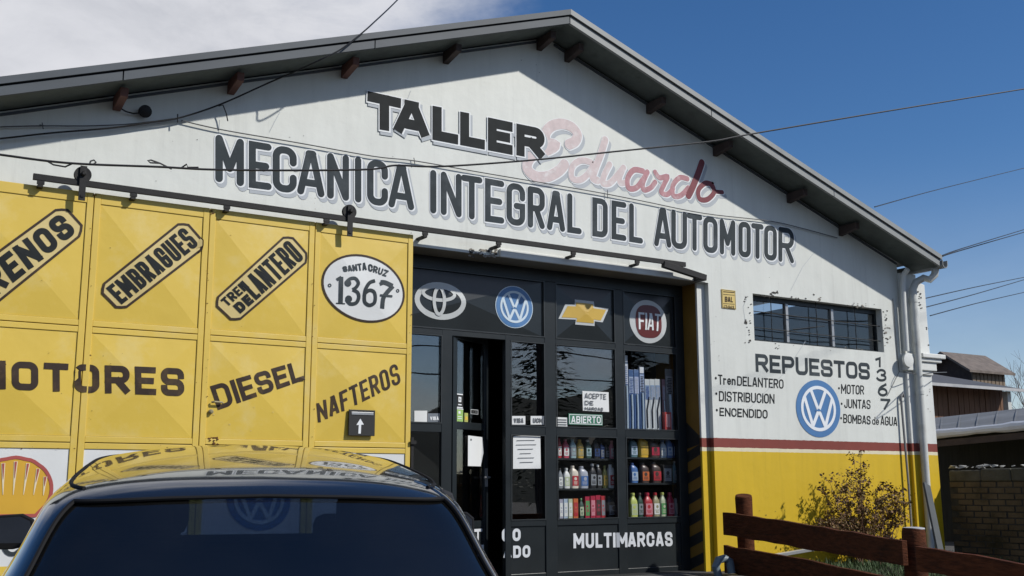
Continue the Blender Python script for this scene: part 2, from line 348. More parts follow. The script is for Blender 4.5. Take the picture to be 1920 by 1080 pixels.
yellow_m = PM('yellow_door_paint', (.655, .46, .066), .42, var=.07, scale=1.3, bump=.5, bscale=3.2, dirt=(.68, .56, .25), dirt_amt=.45, dirt_scale=2.6)
yellow_m2 = PM('yellow_leaf_paint', (.655, .465, .08), .45, var=.08, scale=1.1, bump=.14, bscale=6, dirt=(.62, .50, .22), dirt_amt=.5, dirt_scale=2.2, det=8)
whitepanel_m = PM('white_panel_paint', (.66, .67, .66), .5, var=.05, bump=.05, bscale=20)
iron_m = PM('black_iron', (.014, .0135, .0135), .6, spec=.3, var=.25, scale=12, bump=.2, bscale=80)
front_m = PM('charcoal_metal', (.013, .017, .019), .36, spec=.4, var=.2, scale=3, bump=.05, bscale=20, dirt=(.05, .05, .045), dirt_amt=.3)
panel_m = PM('charcoal_sheet', (.018, .022, .024), .25, var=.18, scale=2, bump=.05, bscale=8)
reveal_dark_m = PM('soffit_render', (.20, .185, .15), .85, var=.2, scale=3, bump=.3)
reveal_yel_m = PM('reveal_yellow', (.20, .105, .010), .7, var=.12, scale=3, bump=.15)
black_m = PM('black_paint', (.016, .019, .020), .7, var=.25, scale=9, spec=.2)
brown_m = PM('brown_black_paint', (.038, .024, .017), .6, var=.3, scale=9, spec=.25, dirt=(.16, .10, .03), dirt_amt=.45, dirt_scale=5)
slate_m = PM('slate_paint', (.030, .040, .046), .7, var=.22, scale=4, spec=.25, dirt=(.095, .11, .12), dirt_amt=.8, dirt_scale=1.8)
white_m = PM('white_paint', (.74, .76, .77), .55, var=.05)
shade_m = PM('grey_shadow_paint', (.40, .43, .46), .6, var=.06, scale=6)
khaki_m = PM('khaki_paint', (.60, .47, .19), .5, var=.08, scale=5)
red_m = PM('oxide_red_paint', (.17, .018, .028), .5, var=.2, scale=8)
pink_m = PM('faded_pink_paint', (.60, .50, .495), .65, var=.12, scale=14, dirt=(.72, .70, .69), dirt_amt=.9, dirt_scale=10)
pink2_m = PM('faded_red_paint', (.42, .20, .22), .65, var=.2, scale=14, dirt=(.66, .56, .56), dirt_amt=.7, dirt_scale=9)
mblue_m = PM('emblem_blue', (.075, .19, .40), .4, var=.08)
pblue_m = PM('emblem_pale_blue', (.56, .66, .74), .45, var=.05)
silver_m = PM('emblem_silver', (.52, .54, .54), .4, var=.05)
gold_m = PM('emblem_gold', (.55, .36, .06), .4, var=.08)
maroon_m = PM('emblem_maroon', (.13, .022, .022), .4, var=.08)
orange_m = PM('emblem_orange', (.60, .345, .03), .45, var=.06)
letterwhite_m = PM('sign_white', (.62, .64, .66), .5, var=.08, scale=8)
glass_m = GLASS('window_glass', .92, 2.15); clear_m = GLASS('display_glass', .985, 1.42)
roofsheet_m = PM('roof_sheet', (.22, .225, .23), .45, metal=.5, var=.15, scale=3, dirt=(.12, .10, .08), dirt_amt=.4)
fasciaL_m = PM('fascia_dark', (.062, .073, .085), .6, var=.2, scale=1.2, stretch=(1, 1, 3), dirt=(.05, .06, .07), dirt_amt=.6, dirt_scale=.8)  # darker grey than the right side; left edge boards and both battens
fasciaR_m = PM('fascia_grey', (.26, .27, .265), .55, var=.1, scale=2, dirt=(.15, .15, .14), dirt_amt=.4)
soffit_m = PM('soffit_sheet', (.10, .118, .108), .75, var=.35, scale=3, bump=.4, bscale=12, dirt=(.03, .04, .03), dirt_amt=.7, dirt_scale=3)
beamwood_m = PM('beam_wood', (.13, .055, .04), .7, var=.3, scale=8, stretch=(1, .2, 1))
beamdark_m = PM('beam_wood_dark', (.05, .033, .028), .75, var=.3, scale=8)
pvc_m = PM('pipe_paint', (.55, .56, .53), .5, var=.12, scale=5, dirt=(.25, .23, .2), dirt_amt=.5, dirt_scale=4)
galv_m = PM('galvanised', (.36, .37, .38), .4, metal=.6, var=.15)
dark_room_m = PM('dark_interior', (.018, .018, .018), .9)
plaster_m = PM('bare_plaster', (.23, .21, .18), .95, var=.4, scale=14, bump=.8, bscale=30)
hole_m = PM('plaster_chip', (.05, .045, .04), .95, var=.4, scale=20)
hazard_m = PM('hazard_black', (.012, .012, .012), .6)
paper_m = PM('paper', (.70, .71, .70), .7, var=.05, scale=3)
ink_m = PM('ink', (.10, .11, .12), .7)
cable_m = PM('cable_black', (.012, .012, .013), .5)
cablegrey_m = PM('cable_grey', (.10, .10, .10), .6)
# ------------------------------------------------------------------ ground
def gz(x, y):
    if y >= -.8: return 0.0
    if y <= -6.8: return -.5
    return -.5 * (-.8 - y) / 6.0
asph_m = PM('driveway_concrete', (.075, .072, .07), .9, var=.25, scale=2, bump=.5, bscale=40, dirt=(.06, .06, .055), dirt_amt=.7)
mb = MB(); ys = [-700, -60, -20, -12, -6.8, -5.3, -3.8, -2.3, -.8, .0, 20, 900]; xs = [-700, -40, -10, 0, 4, 8, 14, 40, 900]
for i in range(len(xs) - 1):
    for j in range(len(ys) - 1):
        mb.quad(*[(x, y, gz(x, y)) for x, y in ((xs[i], ys[j]), (xs[i + 1], ys[j]), (xs[i + 1], ys[j + 1]), (xs[i], ys[j + 1]))])
tag(mb.build('ground', asph_m), kind='structure')
# ------------------------------------------------------------------ workshop building
B = empty('workshop_building', (6.67, 0, 0), 'white gabled car workshop with yellow lower wall, painted lettering and wide doorway', 'building')
RX, RZ, SL = 6.67, 6.34, .344
rz = lambda X: RZ - SL * abs(X - RX)            # top of the roof sheet
TH = .15
def wallpoly(mb, X0, X1, z0, z1=None, Y0=0.0, Y1=.25):
    a = (rz(X0) - TH if z1 is None else z1); b = (rz(X1) - TH if z1 is None else z1)
    mb.hexa([(X0, Y0, z0), (X1, Y0, z0), (X1, Y1, z0), (X0, Y1, z0), (X0, Y0, a), (X1, Y0, b), (X1, Y1, b), (X0, Y1, a)])
HX0, HX1, HZ = 4.62, 9.06, 3.49
WX0, WX1 = U(1413, 595).x, U(1655, 615).x; WZ0, WZ1 = U(1530, 649).z, U(1530, 564.5).z
mb = MB()
wallpoly(mb, -.03, HX0, -.1); wallpoly(mb, HX0, RX, HZ); wallpoly(mb, RX, HX1, HZ); wallpoly(mb, HX1, WX0, -.1)
wallpoly(mb, WX0, WX1, -.1, WZ0); wallpoly(mb, WX0, WX1, WZ1); wallpoly(mb, WX1, 12.64, -.1)
mb.build('facade_wall', facade_m, B)
mb = MB()
mb.box(12.64, 12.98, -.05, .25, -.1, 3.98)
mb.hexa([(12.98, -.015, -.1), (13.25, -.015, -.1), (13.25, .3, -.1), (12.98, .3, -.1), (12.98, -.015, 3.9), (13.21, -.015, 3.86), (13.21, .3, 3.86), (12.98, .3, 3.9)])
# moulded capital of the corner pier
for (a, b, c0, c1, p) in ((0, .02, 2.54, 2.60, .025), (0, .07, 2.60, 2.72, .055), (0, .15, 2.72, 2.775, .085), (0, .20, 2.775, 2.84, .12)):
    mb.box(12.90, 13.20 + b, -.02 - p, .3, c0, c1)
mb.box(12.60, 12.76, -.10, .1, 2.58, 2.82)
mb.build('corner_pier', trim_m, B, bevel=.012)
mb = MB()      # side and rear walls, so the workshop is closed and dark inside
mb.box(-.03, .2, .252, 14, -.1, 3.85); mb.box(12.95, 13.15, .302, 14, -.1, 3.85); mb.box(-.03, 13.15, 14.002, 14.2, -.1, 3.85)
mb.prism([(-.03, 14.002, 3.852), (13.15, 14.002, 3.852), (RX, 14.002, RZ - TH - .02)], (0, .2, 0))
mb.build('side_wall', trim_m, B)
# jamb and lintel of the doorway
mb = MB(); mb.box(8.93, 9.058, .07, .9, -.1, 3.488)
mb.build('door_jamb', [trim_m], B)
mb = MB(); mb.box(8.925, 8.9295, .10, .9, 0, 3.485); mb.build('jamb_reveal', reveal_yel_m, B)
mb = MB(); zl = 1.72
for k in range(8):
    z0 = 1.50 - k * .255
    mb.add([(8.9225, .10, z0), (8.9225, .9, z0 - .3), (8.9225, .9, z0 - .435), (8.9225, .10, z0 - .125)], [(0, 1, 2, 3)])
mb.add([(8.9225, .10, 1.60), (8.9225, .9, 2.2), (8.9225, .9, 1.33), (8.9225, .10, 1.50)], [(0, 1, 2, 3)])
mb.build('hazard_stripes', hazard_m, B)
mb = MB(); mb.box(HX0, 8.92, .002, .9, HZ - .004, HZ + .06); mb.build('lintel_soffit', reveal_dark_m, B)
p0 = U(938, 470, -.03); mb = MB(); mb.box(p0.x, 8.99, -.035, .0, HZ - .005, HZ + .085); mb.box(8.90, 8.99, -.02, .068, 1.75, HZ + .02) if False else None
mb.build('lintel_trim', trim_m, B, bevel=.006)
# roof
YF, YB = -.5, 15.0; XL, XR = -.9 + .9 * 0 + .35, 12.975
def slope_box(mb, X0, X1, y0, y1, t0, t1, mi=0):   # t0,t1: depth below the roof top
    mb.hexa([(X0, y0, rz(X0) - t1), (X1, y0, rz(X1) - t1), (X1, y1, rz(X1) - t1), (X0, y1, rz(X0) - t1), (X0, y0, rz(X0) - t0), (X1, y0, rz(X1) - t0), (X1, y1, rz(X1) - t0), (X0, y1, rz(X0) - t0)], mi)
mb = MB()
for a, b in ((XL, RX), (RX, XR)): slope_box(mb, a, b, YF + .02, YB, 0, .03)
# corrugations of the sheet, running down the slope
for k in range(60):
    y = YF + .1 + k * .25
    for a, b in ((XL, RX - .05), (RX + .05, XR)): slope_box(mb, a, b, y, y + .05, -.022, -.001)
mb.beam((RX, YF + .25, RZ - .005), (RX, YB, RZ - .005), .26, .03)
roof = mb.build('roof', roofsheet_m, B)
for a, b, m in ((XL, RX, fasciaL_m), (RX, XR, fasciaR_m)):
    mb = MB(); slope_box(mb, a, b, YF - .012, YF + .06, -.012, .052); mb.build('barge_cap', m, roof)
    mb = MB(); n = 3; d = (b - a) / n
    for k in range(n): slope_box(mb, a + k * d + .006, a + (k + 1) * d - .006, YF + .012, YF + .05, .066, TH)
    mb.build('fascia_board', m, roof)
    mb = MB(); n = 1
    slope_box(mb, a, b, YF + .052, .0, TH - .03, TH - .012)
    mb.build('soffit', soffit_m, roof)
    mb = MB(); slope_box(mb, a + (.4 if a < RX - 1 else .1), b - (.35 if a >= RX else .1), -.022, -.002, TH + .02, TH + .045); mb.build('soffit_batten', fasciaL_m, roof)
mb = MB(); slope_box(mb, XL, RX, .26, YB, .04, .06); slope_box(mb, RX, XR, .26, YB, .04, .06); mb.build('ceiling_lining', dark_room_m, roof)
for (px, py, red) in ((218, 208, 1), (432, 178, 1), (645, 143, 1), (835, 110, 0), (1010, 90, 0), (1062, 107, 0), (1215, 207, 0), (1340, 290, 0), (1478, 373, 0), (1575, 437, 0)):
    X = U(px, py).x; mb = MB(); w = .036
    z1 = min(rz(X - w), rz(X + w)) - TH - .005
    mb.hexa([(X - w, YF + .19, z1 - .085), (X + w, YF + .19, z1 - .085), (X + w, -.003, z1 - .13), (X - w, -.003, z1 - .13), (X - w, YF + .19, z1), (X + w, YF + .19, z1), (X + w, -.003, z1), (X - w, -.003, z1)])
    mb.build('roof_beam', beamwood_m if red else beamdark_m, roof, bevel=.006)
# eaves gutter and drainpipe
gy0 = YF - .02; gx = XR + .045; gzv = rz(XR) - .11
mb = MB(); prof = [(-.055, .05), (-.055, -.02), (-.03, -.055), (.03, -.055), (.055, -.02), (.055, .05), (.045, .05), (.045, -.015), (.025, -.045), (-.025, -.045), (-.045, -.015), (-.045, .05)]
mb.prism([(gx + a, gy0, gzv + b) for a, b in prof], (0, 15, 0)); mb.build('gutter', fasciaR_m, B)
pts = [D(*q) for q in ()]
P1 = Vector((gx - .01, -.36, gzv - .05)); X0p = 12.86
path = [P1, P1 + Vector((-.01, .01, -.08)), P1 + Vector((-.07, .05, -.15)), Vector((12.93, -.22, 3.90)), Vector((12.84, -.15, 3.84)), Vector((12.80, -.125, 3.74)), Vector((12.80, -.12, 3.6)), Vector((12.80, -.12, 2.9)), Vector((12.80, -.12, 1.7)), Vector((12.80, -.12, .12))]
mb = MB(); mb.tube(path, .052, 14); mb.lathe([(.059, 0), (.059, .05)], (12.80, -.12, 2.25), 14); mb.lathe([(.059, 0), (.059, .05)], (12.80, -.12, 3.55), 14)
dp = mb.build('drainpipe', pvc_m, B, smooth_=True)
mb = MB(); mb.tube([(12.62, -.2, 4.0), (12.62, -.12, 3.93), (12.62, -.10, 3.8), (12.62, -.09, 3.55), (12.62, -.085, 2.85)], .038, 12)
mb.lathe([(.05, 0), (.085, .02), (.10, .05), (.10, .07), (.07, .075)], (12.60, -.06, 2.72), 18, axis=(0, -1, 0)); mb.build('vent_pipe', trim_m, B, smooth_=True)
a = U(1690, 742, -.04); b = U(1700, 1010, -.04)
mb = MB(); mb.tube([a + Vector((.05, 0, -.02)), a + Vector((.035, 0, .035)), a, a + Vector((-.01, 0, -.05)), Vector((a.x, -.06, 1.0)), Vector((a.x, -.06, .0))], .016, 8); mb.build('conduit', PM('conduit_grey', (.2, .2, .2), .6), B, smooth_=True)
# ------------------------------------------------------------------ high window
win = empty('window', (0, 0, 0)); win.parent = B; win.matrix_parent_inverse = Matrix.Translation(B.location).inverted()
def sub(mb, name, mat, par=win, **k):
    return mb.build(name, mat, par, local=True, **k)
mb = MB(); t_ = .035; wy0, wy1 = .10, .15
mb.box(WX0, WX1, wy0, wy1, WZ1 - t_ - .03, WZ1); mb.box(WX0, WX1, wy0, wy1, WZ0, WZ0 + t_)
xs_ = [WX0, WX0 + (WX1 - WX0) * .285, WX0 + (WX1 - WX0) * .635, WX1]
mb.box(WX0, WX0 + t_, wy0 + .002, wy1 - .002, WZ0 + t_, WZ1 - t_ - .03); mb.box(WX1 - t_, WX1, wy0 + .002, wy1 - .002, WZ0 + t_, WZ1 - t_ - .03)
sub(mb, 'frame', front_m)
mb = MB()
for x in xs_[1:3]: mb = MB(); mb.box(x - .022, x + .022, wy0 - .006, wy1, WZ0 + t_, WZ1 - t_ - .03); sub(mb, 'mullion', galv_m)
for i in range(3):
    mb = MB(); mb.box(xs_[i] + .03, xs_[i + 1] - .03, .122, .126, WZ0 + t_, WZ1 - t_ - .03); sub(mb, 'pane', MATS.setdefault('hw', GLASS('high_window_glass', .9, 1.7)))
mb = MB()
for k in range(2):
    z = WZ0 + .17 + k * .21; mb.tube([(WX0, .05, z + .01), ((WX0 + WX1) / 2, .045, z - .004), (WX1, .05, z - .008)], .006, 6)
for k in (0.15, .49, .80): x = WX0 + (WX1 - WX0) * k; mb.tube([(x, .056, WZ0), (x + .005, .056, WZ1)], .006, 6)
x = WX0 + (WX1 - WX0) * .3; mb.tube([(x, .04, WZ0 + .2), (x + .6, .04, WZ0 + .29)], .005, 6)
sub(mb, 'window_bars', iron_m)
mb = MB(); mb.box(WX0 - .05, WX1 + .05, .251, .26, WZ0 - .05, WZ1 + .05)
# chipped plaster round the window, over the doorway and on the pier
def chips(P_, cx, cy, wpx, hpx, n, smin, smax, mi, rnd):
    for _ in range(n):
        q = P_.xz(cx + rnd.uniform(-wpx, wpx), cy + rnd.uniform(-hpx, hpx)); k = rnd.randint(5, 8); s = rnd.uniform(smin, smax)
        P_.fill([(q[0] + s * rnd.uniform(.35, 1.2) * math.cos(6.283 * i / k) * 1.5, q[1] + s * rnd.uniform(.25, 1.1) * math.sin(6.283 * i / k)) for i in range(k)], mi, off=rnd.uniform(0, .004), rings=1)
rnd = random.Random(3); P = Paint(0, lift=.002)
chips(P, 1403, 600, 8, 45, 22, .005, .016, 0, rnd); chips(P, 1480, 556, 60, 4, 13, .005, .016, 0, rnd); chips(P, 1600, 570, 40, 4, 9, .005, .014, 0, rnd); chips(P, 1520, 652, 100, 5, 9, .004, .012, 1, rnd); chips(P, 1664, 630, 6, 26, 14, .008, .02, 1, rnd); chips(P, 1690, 560, 6, 40, 10, .004, .012, 0, rnd); chips(P, 1458, 549, 14, 6, 8, .01, .022, 0, rnd); chips(P, 1540, 562, 6, 5, 6, .008, .016, 1, rnd); chips(P, 1612, 572, 8, 5, 6, .008, .016, 1, rnd)
chips(P, 1660, 615, 5, 35, 12, .006, .018, 0, rnd); chips(P, 1340, 640, 10, 60, 5, .003, .008, 1, rnd); chips(P, 1455, 650, 4, 6, 4, .006, .01, 0, rnd)
chips(P, 905, 474, 26, 8, 16, .008, .03, 1, rnd); chips(P, 905, 474, 26, 8, 14, .006, .02, 0, rnd); chips(P, 1226, 513, 17, 5, 16, .006, .02, 1, rnd)
chips(P, 1450, 470, 120, 60, 6, .002, .005, 0, rnd); chips(P, 450, 300, 300, 60, 14, .002, .006, 0, rnd); chips(P, 1000, 120, 60, 20, 5, .003, .006, 0, rnd)
chips(P, 1420, 980, 60, 40, 12, .004, .009, 0, rnd)
# first two lines: cable shadows painted on the right wall; the rest hairline cracks
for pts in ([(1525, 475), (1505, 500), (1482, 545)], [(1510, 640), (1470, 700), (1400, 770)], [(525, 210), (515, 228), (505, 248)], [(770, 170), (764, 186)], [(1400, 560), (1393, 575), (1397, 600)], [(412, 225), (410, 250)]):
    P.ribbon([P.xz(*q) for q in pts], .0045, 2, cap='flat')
P.build('plaster_marks', [hole_m, plaster_m, shade_m], B)['kind'] = 'stuff'  # chips, cracks and the painted cable-shadow lines in one mesh
rnd = random.Random(4); P = Paint(-.015, lift=.002); chips(P, 1725, 550, 8, 30, 16, .006, .02, 0, rnd); chips(P, 1738, 640, 4, 40, 8, .006, .02, 0, rnd); chips(P, 1741, 720, 3, 60, 6, .005, .012, 1, rnd)
P.build('plaster_marks', [hole_m, plaster_m], B)['kind'] = 'stuff'
# ------------------------------------------------------------------ painted writing on the gable
BIG = ((.028, -.034, .034, 2, 0), (.003, -.003, .028, 1, .002), (0, 0, 0, 0, .004))
def boxes(P, txt, ext, top, bot, t, rad, passes, cap='round'):
    lin = lambda tab, x: next(a[1] + (b[1] - a[1]) * (x - a[0]) / (b[0] - a[0]) for a, b in zip(tab, tab[1:]) if x <= b[0] or b is tab[-1])
    for ps in passes:
        for c, (l, r_) in zip(txt, ext):
            q = [P.xz(l, lin(top, l)), P.xz(r_, lin(top, r_)), P.xz(l, lin(bot, l)), P.xz(r_, lin(bot, r_))]
            P.letter(c, q, t, rad, (ps,), cap)
P = Paint(0, lift=.0085)
boxes(P, 'TALLER', [(688, 751), (738, 803), (810, 858), (862, 908), (914, 960), (967, 1020)], [(688, 171), (803, 197), (1020, 243)], [(688, 239), (803, 261), (960, 291), (1020, 300)], .112, .3, BIG, 'square')
P.build('painted_word', [black_m, white_m, shade_m], B, 'large black word TALLER with a white edge')
tp = [(403, 251.7), (466, 263.5), (557, 279), (664, 293), (805, 318), (911, 334), (1064, 362), (1147, 375.6), (1258, 393), (1345, 409), (1487, 429)]
bt = [(403, 340), (466, 352), (557, 363.5), (664, 379), (805, 399), (911, 415.6), (1064, 436), (1147, 448.4), (1226, 461), (1345, 476), (1487, 494)]
for txt, ext in (('MECANICA', [(403.6, 457), (466, 509), (511, 556), (557, 608), (613, 654), (661, 681), (688, 727), (728, 776)]), ('INTEGRAL', [(802, 822), (826, 865), (864, 904), (909, 945), (949, 984), (989, 1021), (1025, 1059), (1063, 1090)]),
                 ('DEL', [(1110, 1139), (1146, 1174), (1179, 1205)]), ('AUTOMOTOR', [(1226, 1258), (1258, 1287.5), (1287, 1316), (1318, 1345), (1349, 1378), (1384, 1407), (1408, 1431), (1432, 1456), (1459, 1488)])):
    P = Paint(0); boxes(P, txt, ext, tp, bt, .072, .42, BIG)
    P.build('painted_word', [slate_m, white_m, shade_m], B, 'slate grey word %s with a white edge' % txt)
# faded script
def crom(pts, n=6):
    o = []; p = [pts[0]] + list(pts) + [pts[-1]]
    for i in range(1, len(p) - 2):
        for k in range(n):
            t = k / n; o.append(tuple(.5 * ((2 * p[i][j]) + (-p[i - 1][j] + p[i + 1][j]) * t + (2 * p[i - 1][j] - 5 * p[i][j] + 4 * p[i + 1][j] - p[i + 2][j]) * t * t + (-p[i - 1][j] + 3 * p[i][j] - 3 * p[i + 1][j] + p[i + 2][j]) * t ** 3) for j in (0, 1)))
    return o + [pts[-1]]
ZS = lambda pts: [(980 + x / 4.8, 200 + y / 4.8) for x, y in pts]     # measured on an enlargement
script = [  # strokes, width m, material
    ([(415, 340), (470, 310), (490, 250), (440, 185), (350, 155), (260, 175), (205, 240), (215, 320), (290, 345), (235, 385), (130, 415), (55, 475), (40, 560), (110, 625), (220, 630), (320, 580), (375, 520)], .115, 0),
    ([(610, 500), (520, 485), (445, 540), (440, 640), (510, 660), (580, 610), (640, 520)], .07, 0), ([(740, 300), (700, 430), (650, 560), (630, 640), (670, 665)], .085, 0),
    ([(780, 520), (730, 620), (720, 690), (780, 690), (840, 630), (905, 550)], .07, 0), ([(905, 550), (870, 640), (880, 690), (930, 680)], .065, 0),
    ([(1080, 580), (1000, 570), (945, 640), (950, 730), (1020, 730), (1085, 650), (1120, 590)], .065, 1), ([(1120, 590), (1080, 690), (1090, 750), (1150, 730), (1190, 680)], .06, 1),
    ([(1190, 590), (1230, 640), (1300, 630), (1270, 700), (1245, 770), (1300, 790), (1350, 740)], .06, 1),
    ([(1480, 650), (1410, 640), (1350, 710), (1355, 800), (1420, 800), (1490, 730)], .062, 1), ([(1610, 505), (1570, 620), (1520, 740), (1490, 800)], .085, 2),
    ([(1700, 700), (1640, 690), (1580, 750), (1590, 830), (1660, 835), (1720, 770), (1700, 700)], .062, 2), ([(1690, 700), (1730, 760), (1795, 770)], .05, 2)]
P = Paint(0, lift=.001)
for (dx, dz, ew, mi, off) in ((.042, -.048, .01, 4, 0), (.004, -.004, .022, 3, .002), (0, 0, 0, None, .004)):
    for pts, w, m in script:
        P.ribbon([Vector(P.xz(*q)) + Vector((dx, dz)) for q in crom(ZS(pts))], w * 1.1 + ew, m if mi is None else mi, off=off)
P.build('painted_word', [pink_m, pink2_m, red_m, white_m, shade_m], B, 'faded pink script word turning dark red at its end')
# ------------------------------------------------------------------ painted writing beside the doorway
one = lambda t, quad, w, rad, m, lab, **k: (lambda P: (P.text(t, quad, w, rad, **k), P.build('painted_word', m, B, lab)))(Paint(0))
one('REPUESTOS', [(1416, 663), (1630, 681), (1417, 697), (1631, 712)], .048, .3, slate_m, 'heavy slate word REPUESTOS', cap='square', gap=.12)
one('Tren', [(1346, 702), (1379, 705), (1347, 721), (1379, 722)], .018, .5, black_m, 'small black word Tren', cap='square')
one('DELANTERO', [(1382, 705), (1469, 711.5), (1382, 723), (1469, 729)], .018, .45, black_m, 'small black word DELANTERO', cap='square')
one('DISTRIBUCION', [(1348, 733), (1452, 739), (1348, 752), (1452, 757)], .018, .45, black_m, 'small black word DISTRIBUCION', cap='square')
one('ENCENDIDO', [(1349, 764), (1439, 768.5), (1349, 780), (1439, 785)], .018, .45, black_m, 'small black word ENCENDIDO', cap='square')
one('MOTOR', [(1577, 720), (1620, 723), (1577, 738), (1620, 740)], .017, .45, black_m, 'small black word MOTOR', cap='square')
one('JUNTAS', [(1583, 748), (1632, 750), (1583, 765), (1632, 767)], .017, .45, black_m, 'small black word JUNTAS', cap='square')
one('BOMBAS', [(1581, 776), (1632, 780), (1581, 793), (1632, 796)], .017, .45, black_m, 'small black word BOMBAS', cap='square')
one('de', [(1635, 781), (1648, 782), (1635, 796), (1648, 797)], .014, .5, black_m, 'small black word de', cap='square')
one('AGUA', [(1651, 780), (1682, 782), (1651, 797), (1682, 799)], .017, .45, black_m, 'small black word AGUA', cap='square')
for q in ((1342, 709), (1343, 738), (1344, 769), (1573, 728), (1578, 757), (1577, 784)):
    P = Paint(0); c = P.xz(*q); P.fill([(c[0] + .017 * math.cos(i), c[1] + .017 * math.sin(i)) for i in [k * .785 for k in range(8)]], 0, rings=1); P.build('painted_bullet', black_m, B)
P = Paint(0)
for c, (x, y0, y1) in zip('1367', ((1648, 669, 688), (1653, 691, 715), (1655, 718, 743), (1660, 747, 768))):
    P.letter(c, [P.xz(x - 9, y0), P.xz(x + 9, y0 + 1), P.xz(x - 9, y1), P.xz(x + 9, y1 + 1)], .034, .45, cap='square')
P.build('painted_number', slate_m, B, 'slate number 1367 written downwards')
def vw(P, lft, rgt, top, bot, blue, pale, rim=.14, edge=False):
    c, a, b, ring = P.ellipse(lft, rgt, top, bot); pt = lambda x, y: c + a * x + b * y
    if edge: P.fill([c + (q - c) * 1.04 for q in ring], pale, 0, 5)
    P.fill(ring, blue, .0025); rr = (a.length + b.length) / 2; w = rr * .13
    P.ribbon([c + (q - c) * .735 for q in ring], w * .85, pale, True, off=.005)
    for L_ in ([(-.33, .63), (-.03, -.02)], [(.33, .63), (.03, -.02)], [(-.62, .36), (-.28, -.62)], [(.62, .36), (.28, -.62)], [(-.28, -.62), (-.02, .02 - .12)], [(.28, -.62), (.02, .02 - .12)]):
        P.ribbon([pt(*L_[0]), pt(*L_[1])], w, pale, off=.005, cap='flat')
    P.ribbon([pt(-.09, .03), pt(.09, .03)], w * .5, pale, off=.0075, cap='flat')
    P.ribbon([pt(-.16, -.075), pt(.16, -.075)], w * .32, blue, off=.009, cap='flat')
P = Paint(0); vw(P, (1492, 763), (1575, 769), (1533, 712.5), (1536, 820), 0, 1); P.build('painted_emblem', [mblue_m, PM('emblem_white', (.74, .77, .80), .5, var=.04)], B, 'round blue and white emblem on the white wall')
# ------------------------------------------------------------------ sliding door
DY = -.10           # face of the door's frame bars ; sheet lies behind it
def part_empty(name, par, label=None):
    e = bpy.data.objects.new(name, None); COL.objects.link(e); e.parent = par; e.matrix_parent_inverse = Matrix.Translation(par.location).inverted(); e.empty_display_size = .1
    return tag(e, label)
SD = part_empty('sliding_door', B, 'yellow sheet metal sliding door covered in painted words')
dx = [.62, U(168, 500, DY).x, U(388, 520, DY).x, U(588, 530, DY).x, U(773, 620, DY).x]
dzT = U(400, 391, DY).z; dz1 = U(280, 620, DY).z; dz2 = U(280, 832, DY).z; dz3 = .06
rows = [(dz1, dzT), (dz2, dz1), (dz3, dz2)]
PANELS = []
FB = .075; RAISE = .026
for i in range(4):
    for j, (za, zb) in enumerate(rows):
        a, b = dx[i] + FB * .8, dx[i + 1] - FB * .8; c, d = za + FB * .75, zb - FB * (1.3 if j == 0 else .75)
        PANELS.append((a, b, c, d, RAISE if j < 2 else 0, i, j))
SB = DY + .012      # sheet base plane
def doorS(X, Z):
    for (a, b, c, d, r_, i, j) in PANELS:
        if a <= X <= b and c <= Z <= d:
            return SB - r_ * min(1, 2 * min((X - a) / (b - a), (b - X) / (b - a), (Z - c) / (d - c), (d - Z) / (d - c)))
    return DY
def pyramid(mb, a, b, c, d, y, r_):
    m = ((a + b) / 2, y - r_, (c + d) / 2)
    mb.add([(a, y, c), (b, y, c), (b, y, d), (a, y, d), m], [(0, 1, 4), (1, 2, 4), (2, 3, 4), (3, 0, 4)])
for k in range(2):
    mb = MB()
    for (a, b, c, d, r_, i, j) in PANELS:
        if j < 2 and (i == 0) == (k == 0): pyramid(mb, a, b, c, d, SB, r_)
    mb.build('panel_sheet', yellow_m, SD, local=True)
mb = MB()
for (a, b, c, d, r_, i, j) in PANELS:
    if j == 2: mb.quad((a, SB, c), (b, SB, c), (b, SB, d), (a, SB, d))
mb.build('bottom_sheet', whitepanel_m, SD, local=True)
mb = MB(); g = .007
for i in range(4):
    a, b = dx[i], dx[i + 1]
    for (za, zb) in rows: pass
    mb.box(a + g / 2, a + FB * .78, DY, DY + .045, dz3, dzT); mb.box(b - FB * .78, b - g / 2, DY, DY + .045, dz3, dzT)
    for z0, z1 in ((dz3, dz3 + FB * .7), (dz2 - FB * .72, dz2 - g / 2), (dz2 + g / 2, dz2 + FB * .72), (dz1 - FB * .72, dz1 - g / 2), (dz1 + g / 2, dz1 + FB * .72), (dzT - FB * 1.27, dzT)):
        mb.box(a + FB * .78, b - FB * .78, DY + .003, DY + .045, z0, z1)
mb.build('door_frame', yellow_m2, SD, local=True, bevel=.004)
mb = MB(); mb.box(dx[0] + .01, dx[4] - .01, DY + .046, DY + .06, dz3, dzT - .004); mb.build('door_backing', hazard_m, SD, local=True)
mb = MB(); e = dx[4]
mb.box(e + .002, e + .03, DY - .01, DY + .06, dz3, U(775, 820, DY).z); mb.box(e - .01, e + .05, DY - .03, DY - .012, U(772, 833, DY).z, U(772, 826, DY).z); mb.build('door_edge_channel', iron_m, SD, local=True)
